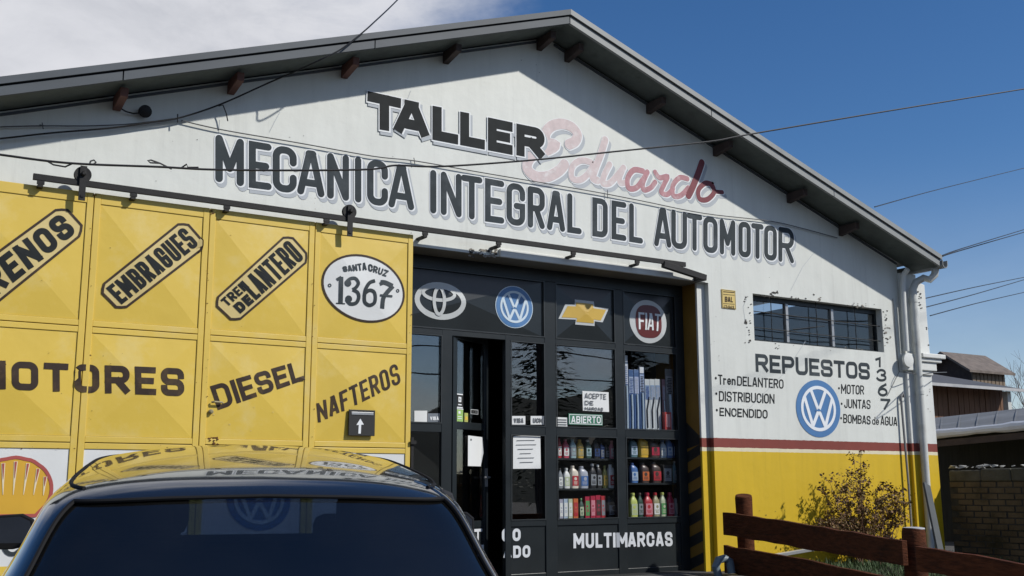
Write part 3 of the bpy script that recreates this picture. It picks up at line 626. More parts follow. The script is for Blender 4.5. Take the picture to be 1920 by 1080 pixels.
# rail, brackets, hangers
ra, rb = U(62, 331, -.16), U(1285, 499, -.16)
mb = MB(); mb.box(ra.x, rb.x, -.175, -.145, ra.z - .028, ra.z + .028); rail = mb.build('door_rail', iron_m, B, bevel=.003)
for px in (76, 250, 425, 612, 797, 935, 1075, 1195):
    x = U(px, 331 + (px - 62) * .1388 + 14, -.16).x
    mb = MB(); mb.box(x - .03, x + .03, -.172, -.148, ra.z - .06, ra.z - .029); mb.box(x - .022, x + .022, -.15, -.002, ra.z - .085, ra.z - .062); mb.hexa([(x - .02, -.17, ra.z - .085), (x + .02, -.17, ra.z - .085), (x + .02, -.15, ra.z - .085), (x - .02, -.15, ra.z - .085), (x - .02, -.17, ra.z - .0605), (x + .02, -.17, ra.z - .0605), (x + .02, -.15, ra.z - .0605), (x - .02, -.15, ra.z - .0605)])
    mb.build('rail_bracket', iron_m, rail)
q0, q1 = U(1243, 494, -.16), U(1324, 516, -.16)
mb = MB(); mb.beam((q0.x, -.16, q0.z - .01), (q1.x + .01, -.13, q1.z - .03), .06, .075); mb.box(q1.x - .09, q1.x + .02, -.13, -.002, q1.z - .06, q1.z - .01); mb.build('rail_end_stop', iron_m, rail, bevel=.004)
for (px, pt, pb) in ((154.5, 311, 376), (656, 386, 443)):
    a, b = U(px + 1, pt, -.19), U(px, pb, -.19); x = (a.x + b.x) / 2
    mb = MB(); mb.box(x - .028, x + .028, -.197, -.185, b.z, a.z); mb.lathe([(.022, 0), (.022, .02), (.012, .03)], (x, -.197, ra.z + .075), 10, axis=(0, -1, 0)); mb.box(x - .012, x + .012, -.205, -.1975, b.z + .03, b.z + .05)
    mb.build('hanger_strap', iron_m, SD, local=True)
    mb = MB(); n = 24; c = Vector((x, -.16, ra.z + .075)); prof = [(.072, -.02), (.072, -.012), (.060, -.008), (.060, .008), (.072, .012), (.072, .02)]
    mb.lathe([(.045, -.018)] + prof + [(.045, .018)], c, n, axis=(0, -1, 0)); 
    for k in range(4): mb.box(c.x - .01, c.x + .01, c.y - .01, c.y + .01, c.z - .05, c.z + .05) if k == 0 else None
    mb.build('hanger_wheel', iron_m, SD, local=True)
# painted words and plaques on the door
def plaque(corners, txts, cutpx=13):
    """corners TL TR BL BR in image order along the slanted plaque"""
    P = Paint(DY, doorS, .003); Q = [Vector(P.xz(*q)) for q in corners]
    f = lambda u, v: Q[2].lerp(Q[3], u).lerp(Q[0].lerp(Q[1], u), v)
    cu, cv = .07, .2
    ring = []
    for (u0, v0, u1, v1) in ((cu, 0, 1 - cu, 0), (1 - cu, 0, 1 - cu * .45, cv * .45), (1 - cu * .45, cv * .45, 1, cv), (1, cv, 1, 1 - cv), (1, 1 - cv, 1 - cu * .45, 1 - cv * .45), (1 - cu * .45, 1 - cv * .45, 1 - cu, 1), (1 - cu, 1, cu, 1), (cu, 1, cu * .45, 1 - cv * .45), (cu * .45, 1 - cv * .45, 0, 1 - cv), (0, 1 - cv, 0, cv), (0, cv, cu * .45, cv * .45), (cu * .45, cv * .45, cu, 0)):
        for k in range(6): ring.append(f(u0 + (u1 - u0) * k / 6, v0 + (v1 - v0) * k / 6))
    P.fill(ring, 1, 0, 8); P.ribbon(ring, .021, 2, True, off=.003)
    for (t, u0, u1, v0, v1, w, rad) in txts:
        P.text(t, [f(u0, v1), f(u1, v1), f(u0, v0), f(u1, v0)], w, rad, ((0, 0, 0, 0, .003),), 'square', gap=.2, xz=True)
    return P
pm = [black_m, khaki_m, brown_m]
plaque([(-85, 533), (118, 384), (-44, 598), (162, 432)], [('FRENOS', .05, .94, .13, .87, .052, .45)]).build('painted_plaque', pm, SD, 'slanted plaque reading FRENOS').parent = SD
plaque([(184, 541), (345, 412), (226, 584), (388, 460)], [('EMBRAGUES', .05, .95, .15, .86, .036, .45)]).build('painted_plaque', pm, SD, 'slanted plaque reading EMBRAGUES')
plaque([(399, 566), (541, 437), (441, 606), (583, 484)], [('TREN', .06, .34, .56, .88, .022, .4), ('DE', .10, .28, .12, .48, .034, .4), ('LANTERO', .30, .95, .12, .88, .036, .45)]).build('painted_plaque', pm, SD, 'slanted plaque reading TREN DELANTERO')
P = Paint(DY, doorS, .003)
c, a, b, ring = P.ellipse((605.5, 533), (757.5, 549), (678, 478.5), (688, 602), 48)
P.fill(ring, 0, 0, 8); P.ribbon(ring, .021, 1, True, off=.003)
for t, quad, w in (('SANTA', [(641, 500), (686, 492), (644, 510), (687, 507)], .016), ('CRUZ', [(690, 494), (729, 508), (690, 508), (723, 519)], .016)):
    P.text(t, quad, w, .45, ((0, 0, 0, 2, .004),), 'square', gap=.15)
E_ = lambda pts, w, m=2, cl=False, off=.004: P.ribbon([P.xz(600 + x / 7.2, 460 + y / 7.2) for x, y in pts], w, m, cl, 'flat', off)
E_([(225, 465), (285, 430)], .030); E_([(283, 425), (275, 790)], .044); E_([(215, 782), (335, 790)], .012)
E_(crom([(345, 505), (400, 455), (470, 450), (510, 510), (480, 570), (435, 600)]), .034); E_(crom([(435, 600), (500, 640), (515, 710), (480, 780), (400, 790), (350, 730)]), .036)
for q in ((372, 512), (382, 725)):
    c2 = Vector(P.xz(600 + q[0] / 7.2, 460 + q[1] / 7.2)); P.fill([c2 + Vector((.036 * math.cos(i * .5236), .036 * math.sin(i * .5236))) for i in range(12)], 2, .004, 1)
E_(crom([(735, 480), (660, 510), (605, 600), (590, 700)]), .036); E_(crom([(590, 700), (600, 770), (660, 810), (725, 780), (740, 700), (720, 630), (660, 610), (600, 650), (590, 700)]), .036)
E_([(830, 540), (815, 495)], .034); E_(crom([(815, 500), (880, 505), (980, 550)]), .046); E_(crom([(985, 550), (900, 640), (850, 720), (835, 855)]), .046); E_([(805, 675), (975, 688)], .022, off=.006)
for q in ((131, 540), (1050, 613)):
    c2 = Vector(P.xz(600 + q[0] / 7.2, 460 + q[1] / 7.2)); P.ribbon([c2 + Vector((.014 * math.cos(i * .524), .014 * math.sin(i * .524))) for i in range(12)], .010, 2, True, off=.004)
P.build('painted_oval', [whitepanel_m, brown_m, slate_m], SD, 'white oval reading SANTA CRUZ 1367')
def dword(t, quad, w, rad, lab, **k):
    P = Paint(DY, doorS, .003); P.text(t, quad, w, rad, **k); P.build('painted_word', brown_m, SD, lab)
dword('MOTORES', [(-54, 674), (345, 691), (-54, 728), (346, 743)], .055, .3, 'wide dark word MOTORES', cap='square', gap=.22)
dword('DIESEL', [(394, 724), (562, 676), (409, 769), (572, 712)], .042, .4, 'slanted dark word DIESEL', cap='square', gap=.16)
dword('NAFTEROS', [(594, 757), (744, 680), (597, 793), (753, 718)], .030, .45, 'slanted dark word NAFTEROS', cap='square', gap=.25)
# yellow shell on a white ground, with the word below it
P = Paint(SB, None, .003)
cx, cz = P.xz(22, 962); Rr = P.xz(96, 925)[0] - cx
topz = P.xz(22, 859)[1] - cz
sh = []
for k in range(33):
    a_ = math.pi * (-.16 + 1.32 * k / 32); sh.append(Vector((cx + Rr * math.cos(a_) * 1.0, cz + topz * .42 + topz * .58 * math.sin(a_) * (1 + .03 * abs(math.sin(a_ * 7))))))
sh = [Vector((cx + Rr * .62, cz - topz * .05))] + sh + [Vector((cx - Rr * .62, cz - topz * .05))]
P.fill(sh, 0, 0, 6); P.ribbon(sh, .028, 1, True, off=.003)
for k in range(-3, 4):
    a_ = math.pi / 2 - k * .36; o = Vector((cx + k * .055 * 1.4, cz + topz * .30)); e_ = Vector((cx + Rr * .92 * math.cos(a_), cz + topz * .42 + topz * .54 * math.sin(a_)))
    P.ribbon([o.lerp(e_, .05), o.lerp(e_, .97)], .030, 3, cap='flat', off=.003, taper=(.15, 1)); P.ribbon([o.lerp(e_, .5), o.lerp(e_, .96)], .017, 1, cap='flat', off=.006, taper=(.1, 1))
for c, (l, r_, y0) in zip('Shell', ((-78, -42, 1000), (-38, -2, 998), (3, 42, 1004), (47, 58, 998), (63, 74, 998))):
    P.letter(c.upper() if c == 'S' else c, [P.xz(l, y0 if c != 'e' else 1003), P.xz(r_, y0 + 1 if c != 'e' else 1004), P.xz(l, 1043), P.xz(r_, 1043)] if c != 'e' else [P.xz(l, 983), P.xz(r_, 984), P.xz(l, 1043), P.xz(r_, 1043)], .034, .5, ((0, 0, 0, 2, .003),))
P.build('painted_shell', [orange_m, PM('shell_red', (.36, .07, .06), .5, var=.15), slate_m, PM('shell_cream', (.72, .62, .42), .5)], SD, 'yellow scallop shell with red edge on white')
P = Paint(SB, None, .003); a, b = P.xz(-40, 1064), P.xz(150, 1064); mb = P.mb
mb.quad((dx[0] + .08, SB - .003, a[1] - .3), (dx[1] - .07, SB - .003, a[1] - .3), (dx[1] - .07, SB - .003, a[1]), (dx[0] + .08, SB - .003, a[1])); P.build('painted_band', yellow_m, SD)
P = Paint(SB, None, .003); vw(P, (425, 935), (545, 938), (484, 878), (486, 995), 0, 1); P.build('painted_emblem', [mblue_m, pblue_m], SD, 'round blue and pale emblem low on the white sheet')
# small lock, hasp and rust on the door
mb = MB(); h = U(397, 754, DY - .01); mb.tube([h, h + Vector((.02, -.02, .003)), h + Vector((.085, -.02, .0)), h + Vector((.10, -.012, -.004))], .009, 8); mb.lathe([(.022, 0), (.022, .02), (.01, .03)], U(395, 772, DY), 10, axis=(0, -1, 0)); mb.build('door_handle', PM('worn_brass', (.28, .24, .13), .6, var=.3, scale=20), SD, local=True, smooth_=True)
rnd = random.Random(9); P = Paint(DY, doorS, .003)
chips(P, 402, 828, 10, 8, 12, .006, .016, 0, rnd); chips(P, 398, 398, 2, 8, 5, .005, .011, 0, rnd); chips(P, 178, 366, 6, 2, 5, .004, .007, 0, rnd); chips(P, 300, 560, 250, 180, 26, .002, .004, 0, rnd); [chips(P, sx_, rnd.uniform(380, 830), 3, 30, 3, .002, .006, 0, rnd) for sx_ in (170, 388, 588, 770) for _ in range(4)]; chips(P, 300, 838, 300, 4, 14, .002, .006, 0, rnd); chips(P, 480, 790, 80, 30, 8, .003, .007, 1, rnd)
P.build('rust_spots', [PM('rust', (.10, .035, .012), .9, var=.4, scale=30), khaki_m], SD)['kind'] = 'stuff'
# letter box with an arrow, on the door
LB = empty('letter_box', U(675, 793, DY), 'small black letter box plate with a white upward arrow on the yellow door', 'letter box')
a, b = U(652, 768, DY), U(700, 818, DY)
mb = MB(); mb.box(a.x, b.x, DY - .034, DY - .016, b.z, a.z); mb.build('box_body', hazard_m, LB, bevel=.004)
mb = MB(); mb.box(a.x + .025, b.x - .02, DY - .040, DY - .0345, a.z - .05, a.z - .022); mb.build('slot_flap', galv_m, LB, bevel=.002)
P = Paint(DY - .034, None, .002); P.ribbon([P.xz(674, 813), P.xz(675, 794)], .026, 0, cap='flat'); P.fill([P.xz(668, 797), P.xz(675.5, 785), P.xz(682, 796)], 0, rings=1); P.build('arrow', white_m, LB)
# ------------------------------------------------------------------ glazed shop front in the doorway
SF = part_empty('shop_front', B, 'charcoal metal and glass front with pyramid panels')
FY = .35
X_ = lambda px, py=720: U(px, py, FY).x
Z_ = lambda py, px=1100: U(px, py, FY).z
c0, c1, c2, c3, c4, c5, c6, c7, c8, c9, c10 = HX0, X_(827), X_(846), X_(946), X_(956), X_(1020), X_(1041), X_(1153), X_(1169), X_(1268), 8.92
zt, zp1, zp0 = HZ - .005, Z_(537), Z_(640)
zu1, zu0, zl1, zl0, zb1 = Z_(650), Z_(803), Z_(818), Z_(973), Z_(984)
mb = MB(); fy0, fy1 = FY - .02, FY + .05
def V(x0, x1, z0, z1, d=0): mb.box(x0, x1, fy0 + d, fy1, z0, z1)
V(c0, c10, zp1, zt)                                   # head
for a, b in ((c5, c6), (c7, c8)): V(a, b, 0, zp1)
V(c9, c10, 0, zp1)
V(c1, c2, 0, zp0); V(c3, c4, 0, zp0); V(c0, c5, zp0, zu1 + .0, .002); V(c6, c7, zp0, zu1, .002); V(c8, c9, zp0, zu1, .002)
for a, b in ((c0, c1), (c4, c5), (c6, c7), (c8, c9)): V(a, b, zu0, zl1, .002); V(a, b, zb1 - .0, zl0, .002); V(a, b, 0, .06, .004)
mb.build('metal_frame', front_m, SF, local=True, bevel=.004)
mb = MB()
for (a, b, z0, z1) in ((c0, c5, zp0, zp1), (c6, c7, zp0, zp1), (c8, c9, zp0, zp1), (c0, c1, zu0, zu1), (c4, c5, zu0, zu1), (c6, c7, zu0, zu1), (c8, c9, zu0, zu1), (c4, c5, zl0, zl1), (c6, c7, zl0, zl1), (c8, c9, zl0, zl1)):   # thin glazing beads, proud of the frame
    w = .012
    for bx in ((a, b, z1 - w, z1), (a, b, z0, z0 + w)): mb.box(bx[0], bx[1], fy0 - .006, fy0 - .0005, bx[2], bx[3])
    for bx in ((a, a + w), (b - w, b)): mb.box(bx[0], bx[1], fy0 - .006, fy0 - .0005, z0 + w, z1 - w)
mb.build('glazing_bead', PM('bead_metal', (.035, .04, .042), .35, metal=.2, var=.2), SF, local=True)
FP = [(c0 + .1, c5 - .01, zp0 + .01, zp1 - .01, .034), (c6 + .01, c7 - .01, zp0 + .01, zp1 - .01, .034), (c8 + .01, c9 - .01, zp0 + .01, zp1 - .01, .034)]
def kickS(X, Z): return FY - .023 if any(a - .001 <= X <= b + .001 for a, b in ((c1, c2), (c3, c4), (c5, c6), (c7, c8))) else FY - .004
def frontS(X, Z):
    for (a, b, c, d, r_) in FP:
        if a <= X <= b and c <= Z <= d: return FY - r_ * min(1, 2 * min((X - a) / (b - a), (b - X) / (b - a), (Z - c) / (d - c), (d - Z) / (d - c)))
    return FY
for q in FP:
    mb = MB(); pyramid(mb, q[0], q[1], q[2], q[3], FY, q[4]); mb.build('pyramid_panel', panel_m, SF, local=True)
for a, b in ((c0, c1), (c4, c5), (c6, c7), (c8, c9)): mb = MB(); mb.box(a, b, FY - .004, FY + .03, .06, zb1); mb.build('kick_panel', panel_m, SF, local=True)
for a, b, z0, z1 in ((c0, c1, zu0, zu1), (c0, c1, zl0, zl1), (c4, c5, zu0, zu1), (c4, c5, zl0, zl1), (c6, c7, zu0, zu1), (c6, c7, zl0, zl1), (c8, c9, zu0, zu1), (c8, c9, zl0, zl1)):
    mb = MB(); mb.box(a, b, FY + .004, FY + .009, z0, z1); mb.build('pane', clear_m if a >= c6 and (z1 < zu0 or a >= c8) else glass_m, SF, local=True)
# leaf of the entrance door, standing ajar inwards
hinge = Vector((c2 + .012, FY + .01, 0)); ang = R(24); wl = c3 - c2 - .02
ED = part_empty('entrance_door', B, 'narrow glazed charcoal door standing ajar inwards')
def LF(mb_): mb_.v = [tuple(hinge + Vector((x * math.cos(ang) - y * math.sin(ang), x * math.sin(ang) + y * math.cos(ang), z))) for x, y, z in mb_.v]; return mb_
mb = MB(); zd = zp0 - .02
mb.box(0, .075, -.02, .02, .02, zd); mb.box(wl - .075, wl, -.02, .02, .02, zd)
for z0, z1 in ((zd - .07, zd), (zu0 - .05, zu0 + .03), (zl0 - .07, zl0), (.02, .10)): mb.box(.075, wl - .075, -.018, .018, z0, z1)
LF(mb).build('door_frame', front_m, ED, local=True, bevel=.004)
for z0, z1 in ((zu0 + .03, zd - .07), (zl0, zu0 - .05)):
    mb = MB(); mb.box(.075, wl - .075, -.003, .003, z0, z1); LF(mb).build('pane', glass_m, ED, local=True)
mb = MB(); mb.box(.075, wl - .075, -.012, .012, .10, zl0 - .07); LF(mb).build('kick_panel', panel_m, ED, local=True)
mb = MB(); mb.tube([(wl - .04, -.02, 1.1), (wl - .04, -.07, 1.1), (wl - .14, -.07, 1.1)], .011, 8); mb.box(wl - .065, wl - .015, -.026, -.0205, 1.0, 1.2); LF(mb).build('door_handle', galv_m, ED, local=True)
# white words on the kick panels
def leafPaint(t, x0, x1, z0, z1, w, lab):
    P = Paint(0, None, .002); P.text(t, [(x0, z1), (x1, z1), (x0, z0), (x1, z0)], w, .45, cap='square', gap=.2, xz=True)
    P.mb.v = [(x, y - .012, z) for x, y, z in P.mb.v]; LF(P.mb).build('painted_word', letterwhite_m, ED, local=True)
kz = lambda py, px: U(px, py, FY).z
leafPaint('STI', .20, .62, kz(1015, 900), kz(993, 900), .030, '')
leafPaint('LIZ', .22, .61, kz(1046, 900), kz(1024, 900), .030, '')
P = Paint(FY - .004, None, .002); P.text('CO', [(941, 991), (976, 991), (941, 1016), (976, 1014)], .034, .45, cap='square', gap=.3); P.text('ADO', [(944, 1024), (994, 1022), (944, 1047), (994, 1045)], .032, .45, cap='square', gap=.2)
P.build('painted_word', letterwhite_m, SF, 'ends of two white words beside the door')
P = Paint(FY - .004, kickS, .003); P.text('MULTIMARCAS', [(1075, 1000), (1260, 997), (1075, 1028), (1261, 1024)], .036, .45, cap='square', gap=.18); P.build('painted_word', letterwhite_m, SF, 'white word MULTIMARCAS across two kick panels')
# emblems on the pyramid panels
P = Paint(FY - .03, frontS, .004)
def ell_ring(cx, cy, rx, ry, rot=0, n=40, slope=.09):
    o = []
    for k in range(n):
        a_ = 6.28318 * k / n; x, y = rx * math.cos(a_), ry * math.sin(a_); x, y = x * math.cos(rot) - y * math.sin(rot), x * math.sin(rot) + y * math.cos(rot)
        o.append(Vector(P.xz(cx + x, cy + y + slope * x)))
    return o
P.ribbon(ell_ring(826, 564, 43, 30), .060, 0, True); P.ribbon(ell_ring(823, 550, 29, 12.5), .038, 0, True, off=.003); P.ribbon(ell_ring(823.5, 564, 9.5, 25), .038, 0, True, off=.006)
P.build('emblem', silver_m, SF, 'silver emblem of three nested ovals')
P = Paint(FY - .03, frontS, .004); vw(P, (931, 573), (1000, 578), (964.5, 537), (966, 613), 0, 1, edge=True); P.build('emblem', [mblue_m, pblue_m], SF, 'round blue and pale emblem on charcoal')
P = Paint(FY - .04, frontS, .004); bt_ = [(1050, 597), (1062, 570), (1079, 571), (1079, 561), (1115, 565), (1115.5, 575), (1144, 578), (1132, 604), (1116, 602), (1116.5, 611), (1080, 608), (1081, 599)]
dens = lambda ring: [Vector(a).lerp(Vector(b), k / 4) for a, b in zip(ring, ring[1:] + ring[:1]) for k in range(4)]
cc = Vector(P.xz(1097.5, 587)); rg = dens([P.xz(*q) for q in bt_]); P.fill(rg, 0, 0, 5, cc)
P.fill([cc + Vector(((q - cc).x * .885, (q - cc).y * .78)) for q in rg], 1, .003, 5, cc); P.build('emblem', [silver_m, gold_m], SF, 'gold bow tie emblem with silver edge')
P = Paint(FY - .04, frontS, .004); c, a, b, ring = P.ellipse((1183, 600), (1252, 605), (1216, 562), (1220, 643)); P.fill(ring, 0, 0, 5)
sq = []
for k in range(40):
    t = 6.28318 * k / 40; e2 = .72; sq.append(c + a * .70 * math.copysign(abs(math.cos(t)) ** e2, math.cos(t)) + b * .76 * math.copysign(abs(math.sin(t)) ** e2, math.sin(t)))
P.fill(sq, 1, .003, 5); P.text('FIAT', [(1198, 585), (1240, 589), (1199, 617), (1239, 621)], .026, .3, ((0, 0, 0, 2, .006),), 'square', gap=.12); P.build('emblem', [silver_m, maroon_m, white_m], SF, 'round silver and maroon emblem reading FIAT')
# dark room behind
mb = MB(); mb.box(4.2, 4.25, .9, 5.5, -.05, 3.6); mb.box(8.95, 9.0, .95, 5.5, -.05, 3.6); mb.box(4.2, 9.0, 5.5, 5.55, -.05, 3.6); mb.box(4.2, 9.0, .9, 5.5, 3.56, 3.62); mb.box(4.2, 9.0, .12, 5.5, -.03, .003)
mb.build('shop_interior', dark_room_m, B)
# ------------------------------------------------------------------ shelves and goods
def shelf_unit(x0, x1, pys, px, label):
    S_ = empty('shelf_unit', ((x0 + x1) / 2, .5, 0), label, 'shelves', 'display shelves behind the glass')
    zs = [U(px, py, .47).z for py in pys]
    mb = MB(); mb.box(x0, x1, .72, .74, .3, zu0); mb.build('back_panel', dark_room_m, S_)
    for z in zs: mb = MB(); mb.box(x0, x1, .41, .715, z - .022, z); mb.build('shelf_board', front_m, S_)
    for x in (x0, x1 - .02): mb = MB(); mb.box(x, x + .02, .41, .715, .3, zs[0] + .33); mb.build('shelf_side', dark_room_m, S_)
    return zs
zsL = shelf_unit(c6 - .01, c7 + .05, (859.5, 915.5, 971), 1098, 'black display shelves of oil bottles left of the glass front’s right mullion')
zsR = shelf_unit(c8 - .05, c9 + .05, (858, 905.5, 970), 1222, 'black display shelves of oil bottles at the right end of the glass front')
bm_ = {}
def bmat(c):
    if c not in bm_: bm_[c] = PM('plastic_%d' % len(bm_), c, .35, var=.06)
    return bm_[c]
CN = {'red': (.40, .03, .04), 'pink red': (.45, .07, .11), 'pale teal': (.30, .42, .44), 'gold': (.48, .32, .06), 'dark green': (.03, .07, .05), 'black': (.018, .018, .02), 'dark blue': (.03, .06, .17), 'pink': (.55, .22, .26), 'grey': (.22, .24, .26), 'white': (.66, .68, .66), 'cream': (.66, .60, .50),
      'silver': (.36, .39, .45), 'olive': (.22, .22, .06), 'lilac': (.34, .34, .42), 'pale blue': (.36, .45, .55), 'pale green': (.44, .50, .34), 'orange': (.50, .13, .04), 'green': (.10, .28, .10), 'crimson': (.36, .02, .05), 'dark teal': (.09, .17, .20), 'yellow': (.62, .40, .04), 'dark brown': (.06, .04, .035), 'blue': (.06, .14, .34), 'lime': (.46, .52, .14), 'khaki': (.30, .28, .16)}
def bottle(kind, x0, x1, ytop, z, y, col, lab, cap, label, px_mid, group='oil bottles on the display shelves'):
    a = U(x0, 880, y).x; b = U(x1, 880, y).x; w = b - a; cx = (a + b) / 2; h = U((x0 + x1) / 2, ytop, y).z - z
    T = empty('oil_bottle' if kind != 'box' else 'oil_box', (cx, y, z), label, 'bottle' if kind != 'box' else 'box', group)
    dp = min(w * .62, .1); mb = MB()
    def sect(zz, ww, dd, xo=0, n=16):
        e = .55
        return [(cx + xo + ww / 2 * math.copysign(abs(math.cos(6.28318 * k / n)) ** e, math.cos(6.28318 * k / n)), y + dd / 2 * math.copysign(abs(math.sin(6.28318 * k / n)) ** e, math.sin(6.28318 * k / n)), z + zz) for k in range(n)]
    if kind == 'slim': lv = [(0, .9, 1, 0), (.03, 1, 1, 0), (.60, 1, 1, 0), (.68, .93, .95, 0), (.78, .62, .7, 0), (.85, .38, .5, 0), (.9, .36, .5, 0)]
    elif kind == 'jug': lv = [(0, .92, 1, 0), (.03, 1, 1, 0), (.62, 1, 1, 0), (.74, .95, .98, -.02), (.84, .66, .8, -.1), (.90, .36, .5, -.16), (.92, .34, .5, -.16)]
    else: lv = [(0, 1, 1, 0), (1, 1, 1, 0)]
    if kind == 'box': mb.box(a + .003, b - .003, y - dp / 2, y + dp / 2, z, z + h)
    else:
        rings = [sect(q[0] * h, q[1] * w * .94, q[2] * dp, q[3] * w) for q in lv]; n = 16
        mb.add([p for r_ in rings for p in r_], [(i * n + k, i * n + (k + 1) % n, (i + 1) * n + (k + 1) % n, (i + 1) * n + k) for i in range(len(rings) - 1) for k in range(n)] + [tuple(range(n))[::-1], tuple(range((len(rings) - 1) * n, len(rings) * n))])
    mb.build('body', bmat(CN[col]), T, smooth_=kind != 'box')
    if kind != 'box':
        xo = lv[-1][3] * w; cr = w * (.20 if kind == 'jug' else .22); mb = MB(); mb.lathe([(cr, 0), (cr, h * .085), (cr * .85, h * .10)], (cx + xo, y, z + lv[-1][0] * h - .002), 12); mb.build('cap', bmat(CN[cap]), T, smooth_=True)
    yf = y - dp / 2 - .0025; mb = MB(); l0, l1 = (.12, .56) if kind != 'box' else (.1, .8)
    mb.box(a + w * .13, b - w * .13, yf, yf + .0022, z + h * l0, z + h * l1); o = mb.build('label', bmat(CN[lab]), T)
    rr = random.Random(int(px_mid * 7)); mb = MB(); zc = z + h * (l0 + l1) / 2
    mb.lathe([(w * .17, 0), (w * .17, .001)], (cx + w * rr.uniform(-.08, .08), yf, zc + h * .09), 14, axis=(0, -1, 0))
    for k in range(3): q = rr.uniform(.18, .3); mb.box(cx - w * q, cx + w * q, yf - .001, yf - .0002, zc - h * (.06 + .05 * k), zc - h * (.035 + .05 * k))
    mb.build('label_print', bmat(CN[col if CN[col] != CN[lab] else 'black']), o)
ORD = ['first', 'second', 'third', 'fourth', 'fifth', 'sixth', 'seventh', 'eighth', 'ninth', 'tenth', 'eleventh']
KW = {'slim': 'slim bottle', 'jug': 'oil jug', 'box': 'upright box'}
def row(items, z, ox, where, y=.47):
    for i, (kind, l, r_, t, col, lab, cap) in enumerate(items):
        bottle(kind, 1020 + l / 3.856, 1020 + r_ / 3.856, 800 + t / 3.856, z, y + (i % 2) * .012, col, lab, cap, '%s %s, %s label, %s from left on %s' % (col, KW[kind], lab, ORD[i], where), 1020 + l / 3.856)
row([('slim', 96, 125, 80, 'red', 'white', 'red'), ('slim', 131, 178, 88, 'pink red', 'white', 'pink'), ('slim', 182, 230, 88, 'pale teal', 'grey', 'pale teal'), ('slim', 233, 283, 92, 'gold', 'khaki', 'gold'), ('slim', 294, 340, 95, 'dark green', 'pale teal', 'white'), ('jug', 352, 402, 100, 'black', 'dark blue', 'black'), ('jug', 404, 438, 120, 'dark blue', 'grey', 'black'), ('jug', 440, 472, 130, 'black', 'grey', 'black'), ('slim', 474, 516, 100, 'pink', 'white', 'pink')], zsL[0], 0, 'top left shelf')
row([('slim', 97, 131, 300, 'grey', 'white', 'black'), ('slim', 134, 183, 298, 'white', 'pale green', 'white'), ('jug', 185, 243, 285, 'cream', 'red', 'cream'), ('jug', 245, 312, 288, 'silver', 'blue', 'silver'), ('slim', 322, 372, 266, 'black', 'grey', 'grey'), ('jug', 375, 414, 276, 'black', 'grey', 'white'), ('slim', 420, 456, 280, 'olive', 'gold', 'olive'), ('jug', 458, 514, 276, 'white', 'red', 'white')], zsL[1], 0, 'middle left shelf')
row([('box', 103, 130, 524, 'lilac', 'white', 'white'), ('box', 132, 166, 522, 'pale blue', 'white', 'white'), ('box', 167, 198, 522, 'pale green', 'white', 'white'), ('box', 202, 237, 520, 'orange', 'red', 'white'), ('slim', 246, 280, 516, 'dark green', 'pale green', 'green'), ('box', 285, 322, 505, 'crimson', 'green', 'red'), ('box', 325, 361, 500, 'crimson', 'pink', 'red'), ('box', 362, 400, 496, 'crimson', 'dark brown', 'red'), ('box', 401, 435, 500, 'red', 'grey', 'red'), ('jug', 440, 514, 500, 'black', 'grey', 'black')], zsL[2], 0, 'bottom left shelf')
row([('jug', 614, 672, 80, 'dark teal', 'pale blue', 'dark blue'), ('jug', 679, 749, 72, 'yellow', 'gold', 'yellow'), ('jug', 755, 829, 90, 'dark brown', 'crimson', 'dark brown'), ('slim', 836, 882, 96, 'pale blue', 'white', 'blue'), ('jug', 884, 928, 84, 'blue', 'pale blue', 'dark blue'), ('slim', 930, 972, 80, 'dark blue', 'pale blue', 'pale blue')], zsR[0], 0, 'top right shelf')
row([('jug', 616, 672, 264, 'blue', 'pale blue', 'dark blue'), ('jug', 689, 752, 262, 'dark brown', 'orange', 'black'), ('jug', 764, 837, 258, 'dark brown', 'red', 'black'), ('box', 844, 911, 276, 'black', 'grey', 'black'), ('slim', 921, 972, 246, 'dark teal', 'grey', 'grey')], zsR[1], 0, 'middle right shelf')
row([('slim', 607, 664, 478, 'lime', 'pale green', 'lime'), ('slim', 666, 706, 478, 'dark green', 'grey', 'dark brown'), ('slim', 707, 770, 476, 'red', 'pink', 'crimson'), ('slim', 771, 822, 476, 'khaki', 'white', 'red'), ('slim', 824, 874, 474, 'pale green', 'green', 'lime'), ('slim', 875, 928, 474, 'crimson', 'pink', 'pink red'), ('slim', 930, 986, 478, 'grey', 'white', 'grey')], zsR[2], 0, 'bottom right shelf')
